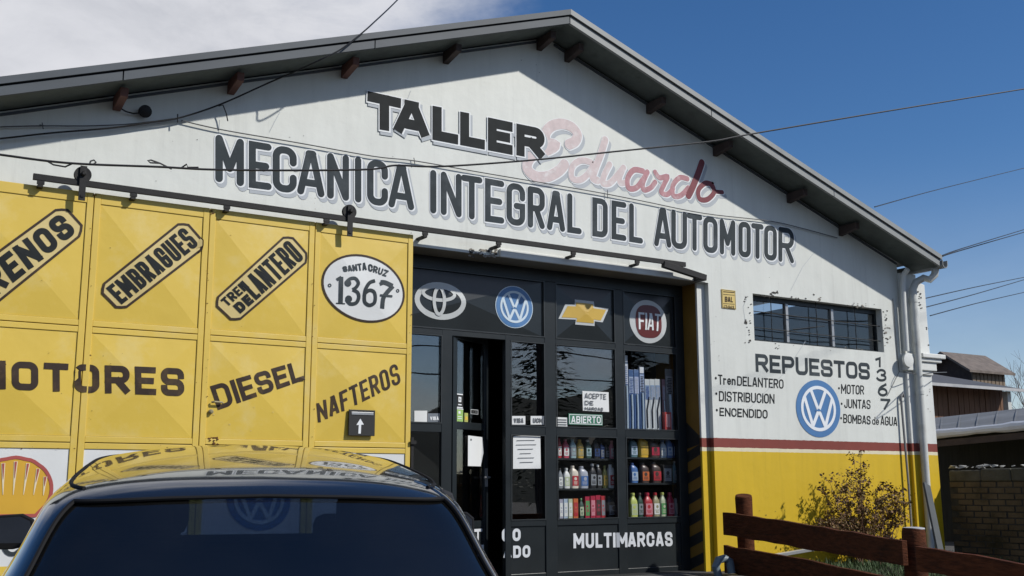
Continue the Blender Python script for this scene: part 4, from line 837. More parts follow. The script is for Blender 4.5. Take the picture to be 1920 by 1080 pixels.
# wiper blades and boxes in the upper right pane
def pack(x0, x1, y0, y1, col, card, label, y=.46, wavy=False, red=False):
    a, b = U(x0, 720, y).x, U(x1, 720, y).x; z0, z1 = zu0 + .005, U((x0 + x1) / 2, y0, y).z
    T = empty('wiper_pack', ((a + b) / 2, y, z0), label, 'wiper pack', 'wiper packs hanging in the upper right pane'); w = b - a
    mb = MB(); mb.box(a, b, y, y + .012, z0, z1); mb.build('card', bmat(col), T, bevel=.002)
    mb = MB(); zz = z1 - (z1 - z0) * .40; mb.box(a + w * .08, b - w * .08, y - .0025, y - .0004, zz, z1 - (z1 - z0) * .12); o = mb.build('header', bmat(card), T)
    mb = MB(); rr = random.Random(int(x0))
    for k in range(10): q = zz + (z1 - z0) * .26 * k / 10; mb.box(a + w * rr.uniform(.12, .3), b - w * rr.uniform(.12, .3), y - .004, y - .0028, q, q + .012)
    mb.build('header_print', bmat(rr.choice([(.06, .1, .25), (.3, .34, .42), (.02, .02, .03)])), o)
    mb = MB()
    if wavy: mb.tube([(a + w * .75, y - .006, z1 - (z1 - z0) * .35), (a + w * .62, y - .008, z1 - (z1 - z0) * .45), (a + w * .3, y - .008, z1 - (z1 - z0) * .6), (a + w * .35, y - .008, z0 + .03)], .007, 6)
    else: mb.tube([((a + b) / 2, y - .008, z0 + .01), ((a + b) / 2 + w * .04, y - .010, (z0 + zz) / 2), ((a + b) / 2, y - .008, zz - .01)], w * .16, 8)
    mb.build('wiper_blade', bmat((.45, .55, .62) if not wavy else (.02, .02, .025)), T)
    if y0 < 690:
        mb = MB(); mb.box(a + w * .1, b - w * .1, y - .003, y - .0006, z1 - (z1 - z0) * .10, z1 - .004); mb.build('hang_tab', bmat((.62, .66, .70)), T)
for i, (x0, x1, yt, col, card) in enumerate(((1170, 1178, 666, (.20, .27, .38), (.55, .6, .66)), (1179, 1188, 693, (.045, .10, .24), (.34, .42, .55)), (1189, 1198, 693, (.06, .12, .27), (.36, .42, .60)), (1199, 1208, 688, (.05, .10, .22), (.30, .38, .55)))):
    pack(x0, x1, yt, 805, col, card, 'blue wiper pack, %s from the left in the upper right pane' % ORD[i])
for i, (x0, x1, yt) in enumerate(((1209, 1218, 711), (1218.5, 1227.5, 711), (1228, 1238, 711))):
    pack(x0, x1, yt, 805, (.50, .54, .56), (.18, .27, .42), 'white box with a black wiper curve, %s of the three' % ORD[i], wavy=True)
pack(1241, 1247, 711, 805, (.22, .12, .14), (.34, .22, .25), 'dull red narrow wiper pack right of the white boxes'); pack(1248, 1262, 692, 805, (.20, .20, .20), (.34, .34, .35), 'grey wiper pack at the right end of the pane')
T = empty('red_can', (0, .44, 0), 'red carton standing in front of the grey wiper pack', 'carton'); a, b = U(1244, 790, .43), U(1256, 790, .43)
mb = MB(); mb.box(a.x, b.x, .40, .45, zu0 + .005, U(1250, 773, .43).z); mb.build('body', bmat((.40, .05, .05)), T); mb = MB(); mb.box(a.x + .02, b.x - .02, .397, .3995, zu0 + .05, U(1250, 777, .43).z); mb.build('label', bmat((.6, .3, .3)), T); T.name = 'carton'
mb = MB(); mb.box(c8, c9, .40, .6, zu0 - .03, zu0 + .003); tag(mb.build('display_ledge', front_m), 'charcoal ledge carrying the wiper packs inside the upper right pane', 'ledge')
# papers and stickers on the glass
def notice(name, quadpx, mat, label, cat='notice', y=FY - .0005, lines=None, words=None, group=None, bend=.004):
    q = [U(*p, y) for p in quadpx]; c = sum(q, Vector()) / 4; T = empty(name, c, label, cat, group)
    mb = MB(); vs = []; fs = []; n = 6
    for j in range(n + 1):
        for i in range(n + 1):
            u, v = i / n, j / n; p = q[2].lerp(q[3], u).lerp(q[0].lerp(q[1], u), v); p.y -= bend * (math.sin(u * 3.1) * .6 + (v > .9) * .3 * u); vs.append(p)
    for j in range(n):
        for i in range(n): fs.append((j * (n + 1) + i, j * (n + 1) + i + 1, (j + 1) * (n + 1) + i + 1, (j + 1) * (n + 1) + i))
    mb.add(vs, fs); sh_ = mb.build('sheet', mat, T, smooth_=True)
    P = Paint(y, lambda X, Z: y - bend - .002, .001)
    for (x0, y0, x1, y1, w) in (lines or []): P.ribbon([P.xz(x0, y0), P.xz(x1, y1)], w, 0, cap='flat')
    for (t, qq, w, mi) in (words or []): P.text(t, qq, w, .45, ((0, 0, 0, mi, .001),), 'square', gap=.2)
    if P.mb.v: P.build('print', [ink_m, white_m, PM('green_ink', (.25, .42, .12), .6)], T)
    return T
notice('paper_notice', [(962, 818), (1013, 814), (962, 879), (1014, 878.5)], paper_m, 'large white typed sheet taped to the glass right of the open door', lines=[(968 + a, 826 + 8.2 * i, 1005 - b, 825.5 + 8.2 * i, .006) for i, (a, b) in enumerate(((0, 3), (-1, 0), (2, 6), (6, 10), (2, 4), (6, 6)))])
lp = lambda u, z, y: hinge + Vector((u * math.cos(ang) - y * math.sin(ang), u * math.sin(ang) + y * math.cos(ang), z))
T = empty('paper_notice', lp(.42, 1.7, -.03), 'tall white sheet hung on the entrance door, its corner folded', 'notice'); mb = MB()
x0, x1 = .27, .53; z1, z0 = U(900, 817, .45).z, U(900, 874, .45).z
mb.add([lp(x0, z0, -.024), lp(x1 - .03, z0, -.03), lp(x1, z0 + .15, -.045), lp(x1, z1 - .01, -.03), lp(x0, z1, -.024)], [(0, 1, 2, 3, 4)]); mb.build('sheet', paper_m, T)
mb = MB(); mb.hexa([lp(x0 + .04, z1 - .055, -.0275), lp(x0 + .065, z1 - .055, -.0275), lp(x0 + .065, z1 - .055, -.0265), lp(x0 + .04, z1 - .055, -.0265), lp(x0 + .04, z1 - .035, -.0275), lp(x0 + .065, z1 - .035, -.0275), lp(x0 + .065, z1 - .035, -.0265), lp(x0 + .04, z1 - .035, -.0265)]); mb.build('print', ink_m, T)
notice('paper_sign', [(1092, 733), (1141, 735.5), (1093, 770), (1142, 772.5)], paper_m, 'white hand written card above the green open sign', 'card', words=[('ACEPTE', [(1096, 737), (1136, 739), (1096, 747), (1136, 749)], .009, 0), ('DE', [(1096, 751), (1112, 752), (1096, 759), (1112, 760)], .009, 0), ('MARCAS', [(1096, 763), (1130, 764.5), (1096, 769), (1130, 770.5)], .009, 0)])
green_m = PM('sign_green', (.035, .17, .10), .45, var=.05)
OS = empty('open_sign', U(1098, 787, FY - .01), 'green plate reading ABIERTO with a white border, on the glass', 'sign')
a, b = U(1066, 775, FY - .016), U(1130, 798, FY - .016); mb = MB(); mb.box(a.x, b.x, FY - .016, FY - .008, b.z, a.z); mb.build('plate', green_m, OS)
P = Paint(FY - .016, None, .002); P.ribbon([(a.x + .012, b.z + .012), (b.x - .012, b.z + .012), (b.x - .012, a.z - .012), (a.x + .012, a.z - .012)], .007, 0, True); P.text('ABIERTO', [(1071, 780), (1126, 781), (1071, 793), (1126, 794)], .014, .45, cap='square', gap=.2); P.build('lettering', white_m, OS)
for i, (q, wd, lb) in enumerate((([(959, 780), (985, 780), (959, 796), (985, 796)], 'VISA', 'small white card sticker below the tall pane right of the door, nearer the door'), ([(995, 780), (1021, 780), (995, 796), (1021, 796)], 'UCM', 'small white card sticker below the tall pane right of the door, nearer the mullion'))):
    notice('card_sticker', q, paper_m, lb, 'sticker', words=[(wd, [(q[0][0] + 4, 784), (q[1][0] - 4, 784), (q[0][0] + 4, 793), (q[1][0] - 4, 793)], .012, 0)], group='card stickers on the glass', bend=.001)
notice('card_sticker', [(1043, 782), (1064, 783), (1043, 800), (1064, 801)], paper_m, 'small white printed sticker left of the green open sign', 'sticker', lines=[(1045, 787 + 4.5 * i, 1062, 787.5 + 4.5 * i, .012) for i in range(3)], bend=.001)
notice('card_sticker', [(777, 770), (801, 770), (777, 791), (801, 791)], paper_m, 'white sticker by the yellow door edge in the narrow left pane', 'sticker', bend=.001)
notice('card_sticker', [(802, 775), (825, 775), (802, 791), (825, 791)], PM('sticker_grey', (.16, .18, .21), .5), 'grey sticker in the narrow left pane', 'sticker', words=[('VISA', [(806, 781), (822, 781), (806, 788), (822, 788)], .010, 1)], bend=.001)
def leaf_sticker(u0, u1, za, zb, mat, label, extra=None):
    T = empty('door_sticker', lp((u0 + u1) / 2, za, -.006), label, 'sticker', 'stickers on the entrance door'); mb = MB()
    mb.hexa([lp(u0, za, -.007), lp(u1, za, -.007), lp(u1, za, -.0045), lp(u0, za, -.0045), lp(u0, zb, -.007), lp(u1, zb, -.007), lp(u1, zb, -.0045), lp(u0, zb, -.0045)]); mb.build('sheet', mat, T)
    for (a_, b_, c_, d_, m_) in (extra or []):
        mb = MB(); q = lambda u, v, y: lp(u0 + (u1 - u0) * u, za + (zb - za) * v, y)
        mb.hexa([q(a_, c_, -.009), q(b_, c_, -.009), q(b_, c_, -.0075), q(a_, c_, -.0075), q(a_, d_, -.009), q(b_, d_, -.009), q(b_, d_, -.0075), q(a_, d_, -.0075)]); mb.build('print', m_, T)
zz = lambda py: U(860, py, FY + .05).z
leaf_sticker(.075, .20, zz(765), zz(738), hazard_m, 'black sticker with a round white mark above the green one', [(.08, .92, .0, .08, white_m), (.08, .92, .92, 1, white_m), (.3, .7, .42, .78, white_m), (.42, .58, .53, .67, hazard_m), (.25, .75, .2, .28, white_m)])
leaf_sticker(.075, .20, zz(790), zz(766), PM('sticker_green', (.30, .48, .14), .5), 'light green sticker below the black one', [(.0, 1, .94, 1, white_m), (0, .08, 0, .94, white_m), (.3, .6, .6, .8, white_m), (.2, .8, .2, .25, white_m), (.2, .8, .35, .4, white_m)])
leaf_sticker(.225, .29, zz(790), zz(773), PM('sticker_olive', (.40, .42, .12), .5), 'small olive sticker right of the green one', [(.15, .85, .2, .6, yellow_m)])
leaf_sticker(.34, .48, zz(774), zz(765), silver_m, 'small silver sticker with a black strip near the door handle', [(.06, .94, .12, .88, hazard_m), (.2, .4, .4, .6, silver_m), (.6, .8, .4, .6, silver_m)])
# yellow enamel plate on the right wall
YP = empty('wall_plate', U(1366, 561, -.01), 'small yellow printed plate on the white wall left of the barred window', 'plate')
a, b = U(1352.5, 541, -.008), U(1380, 581, -.008); mb = MB(); mb.box(a.x, b.x, -.010, -.001, b.z + .006, a.z - .006); mb.build('plate', PM('enamel_yellow', (.62, .47, .16), .5, var=.06), YP)
P = Paint(-.010, None, .002)
for y0, w in ((547, .010), (552, .006), (569, .006)): P.ribbon([P.xz(1356, y0), P.xz(1377, y0 + 1.5)], w, 0, cap='flat')
P.text('BAL', [(1359, 556), (1374, 557), (1359, 566), (1374, 567)], .014, .3, cap='square', gap=.2); P.text('12.345'.replace('2', '7').replace('4', '6').replace('5', '3'), [(1357, 572), (1376, 573.5), (1357, 578), (1376, 579.5)], .008, .3, cap='square', gap=.3)
P.ribbon([(a.x + .008, b.z + .014), (b.x - .008, b.z + .014), (b.x - .008, a.z - .014), (a.x + .008, a.z - .014)], .004, 0, True); P.build('print', brown_m, YP)
# ------------------------------------------------------------------ parked car
paint_m = PM('car_paint', (.010, .013, .020), .12, metal=.0, var=.1, scale=3, coat=1.0, spec=.3)
trimblk_m = PM('black_trim', (.010, .010, .011), .75, spec=.2)
tyre_m = PM('tyre_rubber', (.018, .018, .018), .85)
rim_m = PM('wheel_alloy', (.35, .36, .37), .3, metal=.8)
seat_m = PM('seat_cloth', (.02, .02, .022), .9)
tail_m = PM('lamp_red', (.25, .01, .012), .15, coat=.6)
lamp_m = PM('lamp_clear', (.55, .56, .57), .12, coat=.8)
carglass_m = GLASS('car_glass', .5, 2.0, tc_=(.032, .048, .085), veil=.014); screen_m = GLASS('windscreen_glass', .8, 1.5, tc_=(.70, .76, .78))
CAR_YAW, CAR_PITCH = R(15.8), math.atan(.078)
fw = Vector((math.sin(CAR_YAW), math.cos(CAR_YAW), 0))
edge = D(494, 900, 3.25)
orig = edge - fw * .5; orig.z = gz(0, orig.y)
orig.z = -.5 - .08 * 0 + (orig.y + 6.8) * .0833
CAR = empty('parked_car', orig, 'dark navy hatchback parked nose in before the yellow door', 'car')
CAR.rotation_euler = (CAR_PITCH, 0, -CAR_YAW)
CZ = (edge.z - orig.z) - .5 * .078 - 1.475    # fit the height of the roof's rear lip to the photograph
NS = 96
def cloop(z, yr, yf, hw, n=4.2, dz=None):
    """plan loop, a superellipse; index 0 at the rear centre going to the right"""
    o = []; cy = (yr + yf) / 2; hl = (yf - yr) / 2
    for k in range(NS):
        a = -math.pi / 2 + 2 * math.pi * k / NS
        x = hw * math.copysign(abs(math.cos(a)) ** (2 / n), math.cos(a)); y = cy + hl * math.copysign(abs(math.sin(a)) ** (2 / n), math.sin(a))
        o.append(Vector((x, y, z + (dz(x, y) if dz else 0))))
    return o
crown = lambda x, y: -.030 * ((y - 1.75) / 1.2) ** 2 - .07 * x * x
keys = [  # z, rear y, front y, half width, exponent
    (.93, -.06, 3.10, .84, 8), (1.02, .00, 2.98, .825, 8), (1.12, .07, 2.84, .775, 8), (1.22, .165, 2.68, .732, 8), (1.32, .29, 2.50, .680, 8), (1.40, .40, 2.34, .644, 8), (1.445, .46, 2.25, .622, 7.2), (1.475, .505, 2.16, .59, 6.4), (1.495, .57, 2.06, .55, 5.6), (1.508, .66, 1.96, .465, 5.6), (1.52, .82, 1.86, .36, 4.6), (1.527, 1.05, 1.76, .23, 3.6), (1.53, 1.3, 1.68, .10, 2.6)]
def interp(keys, m):
    o = []
    for i in range(len(keys) - 1):
        p = [keys[max(i - 1, 0)], keys[i], keys[i + 1], keys[min(i + 2, len(keys) - 1)]]
        for k in range(m):
            t = k / m; o.append(tuple(.5 * (2 * p[1][j] + (p[2][j] - p[0][j]) * t + (2 * p[0][j] - 5 * p[1][j] + 4 * p[2][j] - p[3][j]) * t * t + (3 * p[1][j] - p[0][j] - 3 * p[2][j] + p[3][j]) * t ** 3) for j in range(5)))
    return o + [keys[-1]]
LV = interp(keys, 3)
loops = [cloop(z + CZ, a, b, w, n, crown) for z, a, b, w, n in LV]
nL = len(LV)
KL, KR = 10, 12
def region(i, k):
    """which part a face of the upper body belongs to"""
    z = (LV[i][0] + LV[i + 1][0]) / 2 if i < nL - 1 else 2
    a = loops[i][k]; b = loops[i + 1][(k + 1) % NS]; c = (a + b) / 2
    hw = (LV[i][3] + LV[i + 1][3]) / 2; yr = (LV[i][1] + LV[i + 1][1]) / 2; yf = (LV[i][2] + LV[i + 1][2]) / 2
    kk = k if k < NS // 2 else k - NS
    if -KL <= kk < KR: return 'r' if .965 < z < 1.466 else 'b'
    if z < .965 or z > 1.437: return 'b'
    u = c.x / hw; v = (c.y - yr) / (yf - yr)
    if v < .12:
        return 'b'
    if v > .9 and abs(u) < .82 and z < 1.41: return 'w'
    if abs(u) > .9 and z < 1.405:
        if .16 < v < .40: return 'q'
        if .43 < v < .80: return 'd'
    return 'b'
regs = {}
for i in range(nL - 1):
    for k in range(NS): regs.setdefault(region(i, k), []).append((i, k))
def patch(fl, inset=0.0, thick=0):
    mb = MB(); idx = {}
    def vid(i, k):
        k %= NS
        if (i, k) not in idx:
            p = loops[i][k]
            if inset:
                nn = (loops[i][(k + 1) % NS] - loops[i][(k - 1) % NS]).cross(loops[min(i + 1, nL - 1)][k] - loops[max(i - 1, 0)][k]).normalized(); p = p - nn * inset
            idx[(i, k)] = len(mb.v); mb.v.append(tuple(p))
        return idx[(i, k)]
    for (i, k) in fl:
        mb.f.append((vid(i, k), vid(i, k + 1), vid(i + 1, k + 1), vid(i + 1, k))); mb.m.append(0)
    return mb
mb = patch(regs['b']); top = loops[-1]; b0 = len(mb.v); mb.add(top + [sum(top, Vector()) / NS], [(k, (k + 1) % NS, NS) for k in range(NS)])
# lower body
lk = [(.20, .06, 3.86, .74, 6), (.30, -.06, 3.98, .80, 6), (.45, -.12, 4.03, .83, 6), (.62, -.13, 4.02, .84, 6), (.78, -.11, 3.96, .835, 6), (.88, -.08, 3.84, .825, 6), (.93, -.06, 3.70, .815, 6)]
ll = [cloop(z + CZ, a, b, w, n, crown) for z, a, b, w, n in interp(lk, 2)]
fl = [(i, k) for i in range(len(ll) - 1) for k in range(NS)]
b0 = len(mb.v); mb.v += [tuple(p) for l_ in ll for p in l_]
for i, k in fl: mb.f.append((b0 + i * NS + k, b0 + i * NS + (k + 1) % NS, b0 + (i + 1) * NS + (k + 1) % NS, b0 + (i + 1) * NS + k)); mb.m.append(0)
# bonnet and cowl: deck between the waist loop of the lower body and the foot of the upper body
w0, w1 = ll[-1], loops[0]; b0 = len(mb.v); mid = [w0[k].lerp(w1[k], .5) + Vector((0, 0, .05 if w0[k].y > 3 else 0)) for k in range(NS)]
mb.v += [tuple(p) for l_ in (w0, mid, w1) for p in l_]
for i in range(2):
    for k in range(NS): mb.f.append((b0 + i * NS + k, b0 + i * NS + (k + 1) % NS, b0 + (i + 1) * NS + (k + 1) % NS, b0 + (i + 1) * NS + k)); mb.m.append(0)
mb.f.append(tuple(b0 - len(ll) * NS + k for k in range(NS))[::-1]); mb.m.append(0)
body = mb.build('body', paint_m, CAR, smooth_=True, local=True, angle=50)
patch(regs['r'], .006).build('rear_window', carglass_m, CAR, smooth_=True, local=True)
patch(regs['w'], .005).build('windscreen', screen_m, CAR, smooth_=True, local=True)
for s_ in (-1, 1):
    for key, nm in (('q', 'quarter_window'), ('d', 'door_window')):
        f_ = [(i, k) for (i, k) in regs[key] if (loops[i][k].x > 0) == (s_ > 0)]
        patch(f_, .004).build(nm, carglass_m, CAR, smooth_=True, local=True)
# black seal round the rear window and the shut line of the tailgate
def edge_line(k, za=.96, zb=1.47, out=.001):
    return [loops[i][k % NS] + Vector((0, -out, out * .6)) for i in range(nL) if za <= LV[i][0] <= zb]
mb = MB(); mb.tube(edge_line(-KL), .0065, 6); mb.tube(edge_line(KR), .006, 6)
i_t = min(range(nL), key=lambda i: abs(LV[i][0] - 1.468)); mb.tube([loops[i_t][k % NS] + Vector((0, -.001, .001)) for k in range(-KL, KR + 1)], .0065, 6); mb.build('window_seal', trimblk_m, CAR, smooth_=True, local=True)
mb = MB(); mb.tube(edge_line(KR + 1, .94, 1.50), .0035, 6); mb.build('chrome_strip', PM('dull_chrome', (.35, .35, .35), .25, metal=1), CAR, smooth_=True, local=True)
# roof gutters
mb = MB()
for s_ in (-1, 1):
    i_r = min(range(nL), key=lambda i: abs(LV[i][0] - 1.49)); pp = [loops[i_r][k] for k in (range(12, 37) if s_ > 0 else range(60, 85))]; pp.sort(key=lambda p: p.y); mb.tube([p + Vector((0, 0, .001)) for p in pp], .006, 6)
mb.build('roof_gutter', trimblk_m, CAR, smooth_=True, local=True)
# mirrors
for s_ in (-1, 1):
    cx, cy, cz = s_ * .965, 2.36, 1.125 + CZ; mb = MB(); ring = []
    sh_ = [(-.13, -.045), (-.125, .04), (-.09, .068), (.06, .078), (.105, .055), (.12, 0), (.10, -.055), (.03, -.072), (-.10, -.072)]
    for (dy, sc) in ((-.0, .93), (.012, 1), (.07, .9), (.11, .55)): ring.append([Vector((cx - s_ * x * sc, cy + dy, cz + z * sc)) for x, z in sh_])
    n = len(sh_); mb.add([p for r_ in ring for p in r_], [(i * n + k, i * n + (k + 1) % n, (i + 1) * n + (k + 1) % n, (i + 1) * n + k) for i in range(3) for k in range(n)] + [tuple(range(n)), tuple(range(3 * n, 4 * n))])
    mb.beam((s_ * .78, cy + .07, cz - .07), (s_ * .90, cy + .05, cz - .05), .05, .05)
    mm_ = mb.build('side_mirror', trimblk_m, CAR, smooth_=True, local=True)
    mb = MB(); mb.add([(cx - s_ * x * .88, cy - .006 - z * .12, cz + z * .88) for x, z in sh_], [tuple(range(n))]); mb.build('mirror_glass', PM('mirror_face', (.22, .26, .33), .04, metal=1, var=0), mm_, local=True)
# lamps, bumper, plate, wheels, wiper
for s_ in (-1, 1):
    mb = MB(); mb.box(s_ * .80 - .06, s_ * .80 + .035, -.115, .2, .72 + CZ, .92 + CZ); mb.build('tail_lamp', tail_m, CAR, local=True, bevel=.02)
    mb = MB(); mb.box(s_ * .62 - .14, s_ * .62 + .14, 3.80, 3.98, .66 + CZ, .80 + CZ); mb.build('headlamp', lamp_m, CAR, local=True, bevel=.03)
mb = MB(); mb.box(-.80, .80, -.165, -.08, .36 + CZ, .56 + CZ); mb.build('rear_bumper', trimblk_m, CAR, local=True, bevel=.03)
mb = MB(); mb.box(-.26, .26, -.145, -.125, .66 + CZ, .78 + CZ); mb.build('number_plate', white_m, CAR, local=True, bevel=.005)
for sx in (-1, 1):
    for wy in (.68, 3.18):
        mb = MB(); mb.lathe([(.19, -.09), (.29, -.095), (.31, -.07), (.31, .07), (.29, .095), (.19, .09)], (sx * .755, wy, .305), 32, axis=(1, 0, 0)); wh = mb.build('wheel', tyre_m, CAR, smooth_=True, local=True)
        mb = MB(); mb.lathe([(.18, 0), (.185, .012), (.15, .01), (.05, .02), (.03, .022)], (sx * .85, wy, .305), 24, axis=(sx, 0, 0))
        for k in range(5): a = k * 1.2566; mb.beam((sx * .862, wy + .04 * math.cos(a), .305 + .04 * math.sin(a)), (sx * .868, wy + .165 * math.cos(a), .305 + .165 * math.sin(a)), .05, .012, up=(1, 0, 0))
        mb.build('rim', rim_m, wh, smooth_=True, local=True)
# cabin
mb = MB(); mb.box(-.60, .60, .62, .76, .55 + CZ, 1.30 + CZ)
for x in (-.40, .42): mb.box(x - .19, x + .19, .66, .74, 1.30 + CZ, 1.435 + CZ)
mb.build('rear_seat', seat_m, CAR, local=True, bevel=.05)
for x in (-.36, .36):
    mb = MB(); mb.box(x - .24, x + .24, 1.45, 1.58, .5 + CZ, 1.12 + CZ); mb.box(x - .12, x + .12, 1.46, 1.54, 1.14 + CZ, 1.28 + CZ); mb.build('front_seat', seat_m, CAR, local=True, bevel=.04)
mb = MB(); mb.box(-.66, .66, 2.35, 2.95, .70 + CZ, .98 + CZ); mb.box(-.68, .68, .3, 2.6, .40 + CZ, .46 + CZ); mb.box(-.66, .66, .08, .50, .80 + CZ, .93 + CZ); mb.build('dashboard', seat_m, CAR, local=True, bevel=.03)
mb = MB(); n = 24; c = Vector((-.36, 2.12, .98 + CZ)); mb.tube([c + Vector((.18 * math.cos(i * 6.2832 / n), -.06 * math.sin(i * 6.2832 / n) * -1, .17 * math.sin(i * 6.2832 / n))) for i in range(n + 1)], .014, 8); mb.beam(c + Vector((-.17, 0, 0)), c + Vector((.17, 0, 0)), .04, .02); mb.build('steering_wheel', trimblk_m, CAR, smooth_=True, local=True)
mb = MB(); mb.box(-.11, .11, 2.16, 2.18, 1.30 + CZ, 1.36 + CZ); mb.build('interior_mirror', trimblk_m, CAR, local=True, bevel=.01)
# ------------------------------------------------------------------ rough timber fence
fwood_m = PM('fence_wood', (.085, .027, .011), .8, spec=.15, var=.5, scale=4, stretch=(5, .6, 14), bump=.8, bscale=9, dirt=(.012, .008, .006), dirt_amt=.9, dirt_scale=1.2)
fwood2_m = PM('fence_wood_red', (.12, .036, .014), .75, spec=.15, var=.5, scale=4, stretch=(5, .6, 14), bump=.8, bscale=9, dirt=(.022, .010, .006), dirt_amt=.9, dirt_scale=1.2)
FE = empty('wooden_fence', (8.2, -2.3, -.1), 'low dark brown log and plank fence beside the driveway at right', 'fence')
def post(px, pt, dep, rad, cap=None):
    a = D(px, pt, dep); b = Vector((a.x, a.y, gz(a.x, a.y) - .1)); rr = random.Random(px); mb = MB()
    pts = [b.lerp(a, t) + Vector((rr.uniform(-.006, .006), rr.uniform(-.006, .006), 0)) for t in (0, .2, .4, .6, .8, .97)] + [a]
    mb.tube(pts, [rad * rr.uniform(.95, 1.05) for _ in pts[:-1]] + [rad * .93], 14); o = mb.build('post', fwood_m, FE, smooth_=True, angle=60)
    if cap:
        mb = MB(); mb.lathe([(rad * .93, 0), (rad * .90, .010), (rad * .5, .016), (rad * .2, .016)], a + Vector((0, 0, .001)), 14); mb.build('post_cap', cap, o, smooth_=True)
    return a
pA = post(1394, 929, 12.55, .10); pB = post(1713, 992, 8.95, .098, PM('sawn_end', (.42, .42, .43), .8)); pC = post(2150, 1060, 6.9, .1)
def plank(pts, hs, th, mat, seed):
    """pts: points along the board's centre line"""
    rr = random.Random(seed); mb = MB(); V_ = []; n = 14
    for k in range(n + 1):
        t = k / n * (len(pts) - 1); i = min(int(t), len(pts) - 2); p = pts[i].lerp(pts[i + 1], t - i); h = hs[i] + (hs[i + 1] - hs[i]) * (t - i)
        d = (pts[-1] - pts[0]); sd_ = Vector((d.y, -d.x, 0)).normalized(); u = h / 2 * (1 + rr.uniform(-.05, .05)); w = h / 2 * (1 + rr.uniform(-.05, .05))
        V_ += [p - sd_ * th / 2 - Vector((0, 0, w)), p + sd_ * th / 2 - Vector((0, 0, w)), p + sd_ * th / 2 + Vector((0, 0, u)), p - sd_ * th / 2 + Vector((0, 0, u))]
    fs = [(i * 4 + k, i * 4 + (k + 1) % 4, i * 4 + 4 + (k + 1) % 4, i * 4 + 4 + k) for i in range(n) for k in range(4)] + [(3, 2, 1, 0), tuple(range(4 * n, 4 * n + 4))]
    mb.add(V_, fs); return mb.build('rail', mat, FE, bevel=.006)
off = Vector((-.13, 0, 0))
plank([D(1359, 981, 12.5), D(1500, 1004, 10.8), D(1697, 1037, 8.75)], [.255, .24, .20], .05, fwood_m, 1)
plank([D(1361, 1048, 12.4), D(1500, 1071, 10.7), D(1697, 1112, 8.7)], [.30, .25, .20], .05, fwood_m, 2)
plank([D(1722, 1047, 8.55), D(1820, 1062, 7.9), D(2000, 1098, 7.0), D(2160, 1135, 6.6)], [.19, .175, .17, .17], .05, fwood2_m, 3)
plank([D(1722, 1125, 8.5), D(1990, 1175, 7.1), D(2160, 1210, 6.6)], [.19, .18, .18], .05, fwood2_m, 4)
# ------------------------------------------------------------------ brick boundary wall
BW = empty('brick_wall', (13.5, -3.2, 0), 'dark weathered brick boundary wall running out from the workshop corner', 'wall')
brk_m = PM('old_brick', (.115, .088, .055), .9, spec=.1, var=.45, scale=2.3, bump=.5, bscale=40, dirt=(.024, .026, .016), dirt_amt=.8, dirt_scale=2)
mor_m = PM('mortar', (.045, .042, .035), .95, var=.3, scale=8, bump=.5)
rnd = random.Random(11); bx = 13.42; yb0, yb1 = -7.0, -.03; ht = 1.05
mb = MB()
for r_ in range(13):
    z0 = .0 + r_ * .081; y = yb1 - (.12 if r_ % 2 else 0)
    while y > yb0:
        l_ = .235 + rnd.uniform(-.006, .006); j = rnd.uniform(-.006, .006)
        mb.box(bx - .012 + j, bx + .2, max(y - l_, yb0), min(y - .012, yb1), z0 + .008 + rnd.uniform(0, .003), z0 + .073); y -= l_ + .012
mb.build('bricks', brk_m, BW)
mb = MB(); mb.box(bx - .002, bx + .21, yb0, yb1, -.6, ht); mb.build('mortar_core', mor_m, BW)
mb = MB(); y = yb1
while y > yb0:
    l_ = rnd.uniform(.35, .6); h = .17 + rnd.uniform(-.015, .02); mb.box(bx - .02 + rnd.uniform(-.01, .01), bx + .22, y - l_, y - .004, ht + .001, ht + h); y -= l_
mb.build('rough_coping', PM('coping_concrete', (.085, .08, .06), .95, var=.4, scale=6, bump=.8, bscale=20, dirt=(.03, .04, .02), dirt_amt=.7), BW, bevel=.02)
# rubble on the wall
mb = MB()
for k in range(60):
    p = Vector((bx + rnd.uniform(.0, .18), rnd.uniform(-3.5, -.05), ht + .19 + rnd.uniform(0, .02))); s = rnd.uniform(.015, .045)
    vs = [p + Vector((rnd.uniform(-1, 1) * s * 1.4, rnd.uniform(-1, 1) * s * 1.6, rnd.uniform(-.5, .9) * s)) for _ in range(7)]
    bm = bmesh.new(); vv = [bm.verts.new(v) for v in vs]; bmesh.ops.convex_hull(bm, input=vv); bm.verts.index_update(); ix = {v: i for i, v in enumerate(bm.verts)}
    mb.add([v.co[:] for v in bm.verts], [tuple(ix[v] for v in f.verts) for f in bm.faces]); bm.free()
tag(mb.build('rubble', PM('rubble_stone', (.42, .41, .38), .9, var=.4, scale=9)), 'pale crumbs of stone lying along the top of the brick wall', kind='stuff')
a, b = U(1738, 905, -.12), U(1768, 1035, -.75)
mb = MB(); mb.beam(D(1737, 908, 14.0), D(1764, 1040, 13.3), .13, .03, up=(0, 1, 0)); tag(mb.build('leaning_board', PM('grey_board', (.06, .068, .072), .7, var=.2), bevel=.004), 'grey board leaning between the brick wall and the workshop corner', 'board')
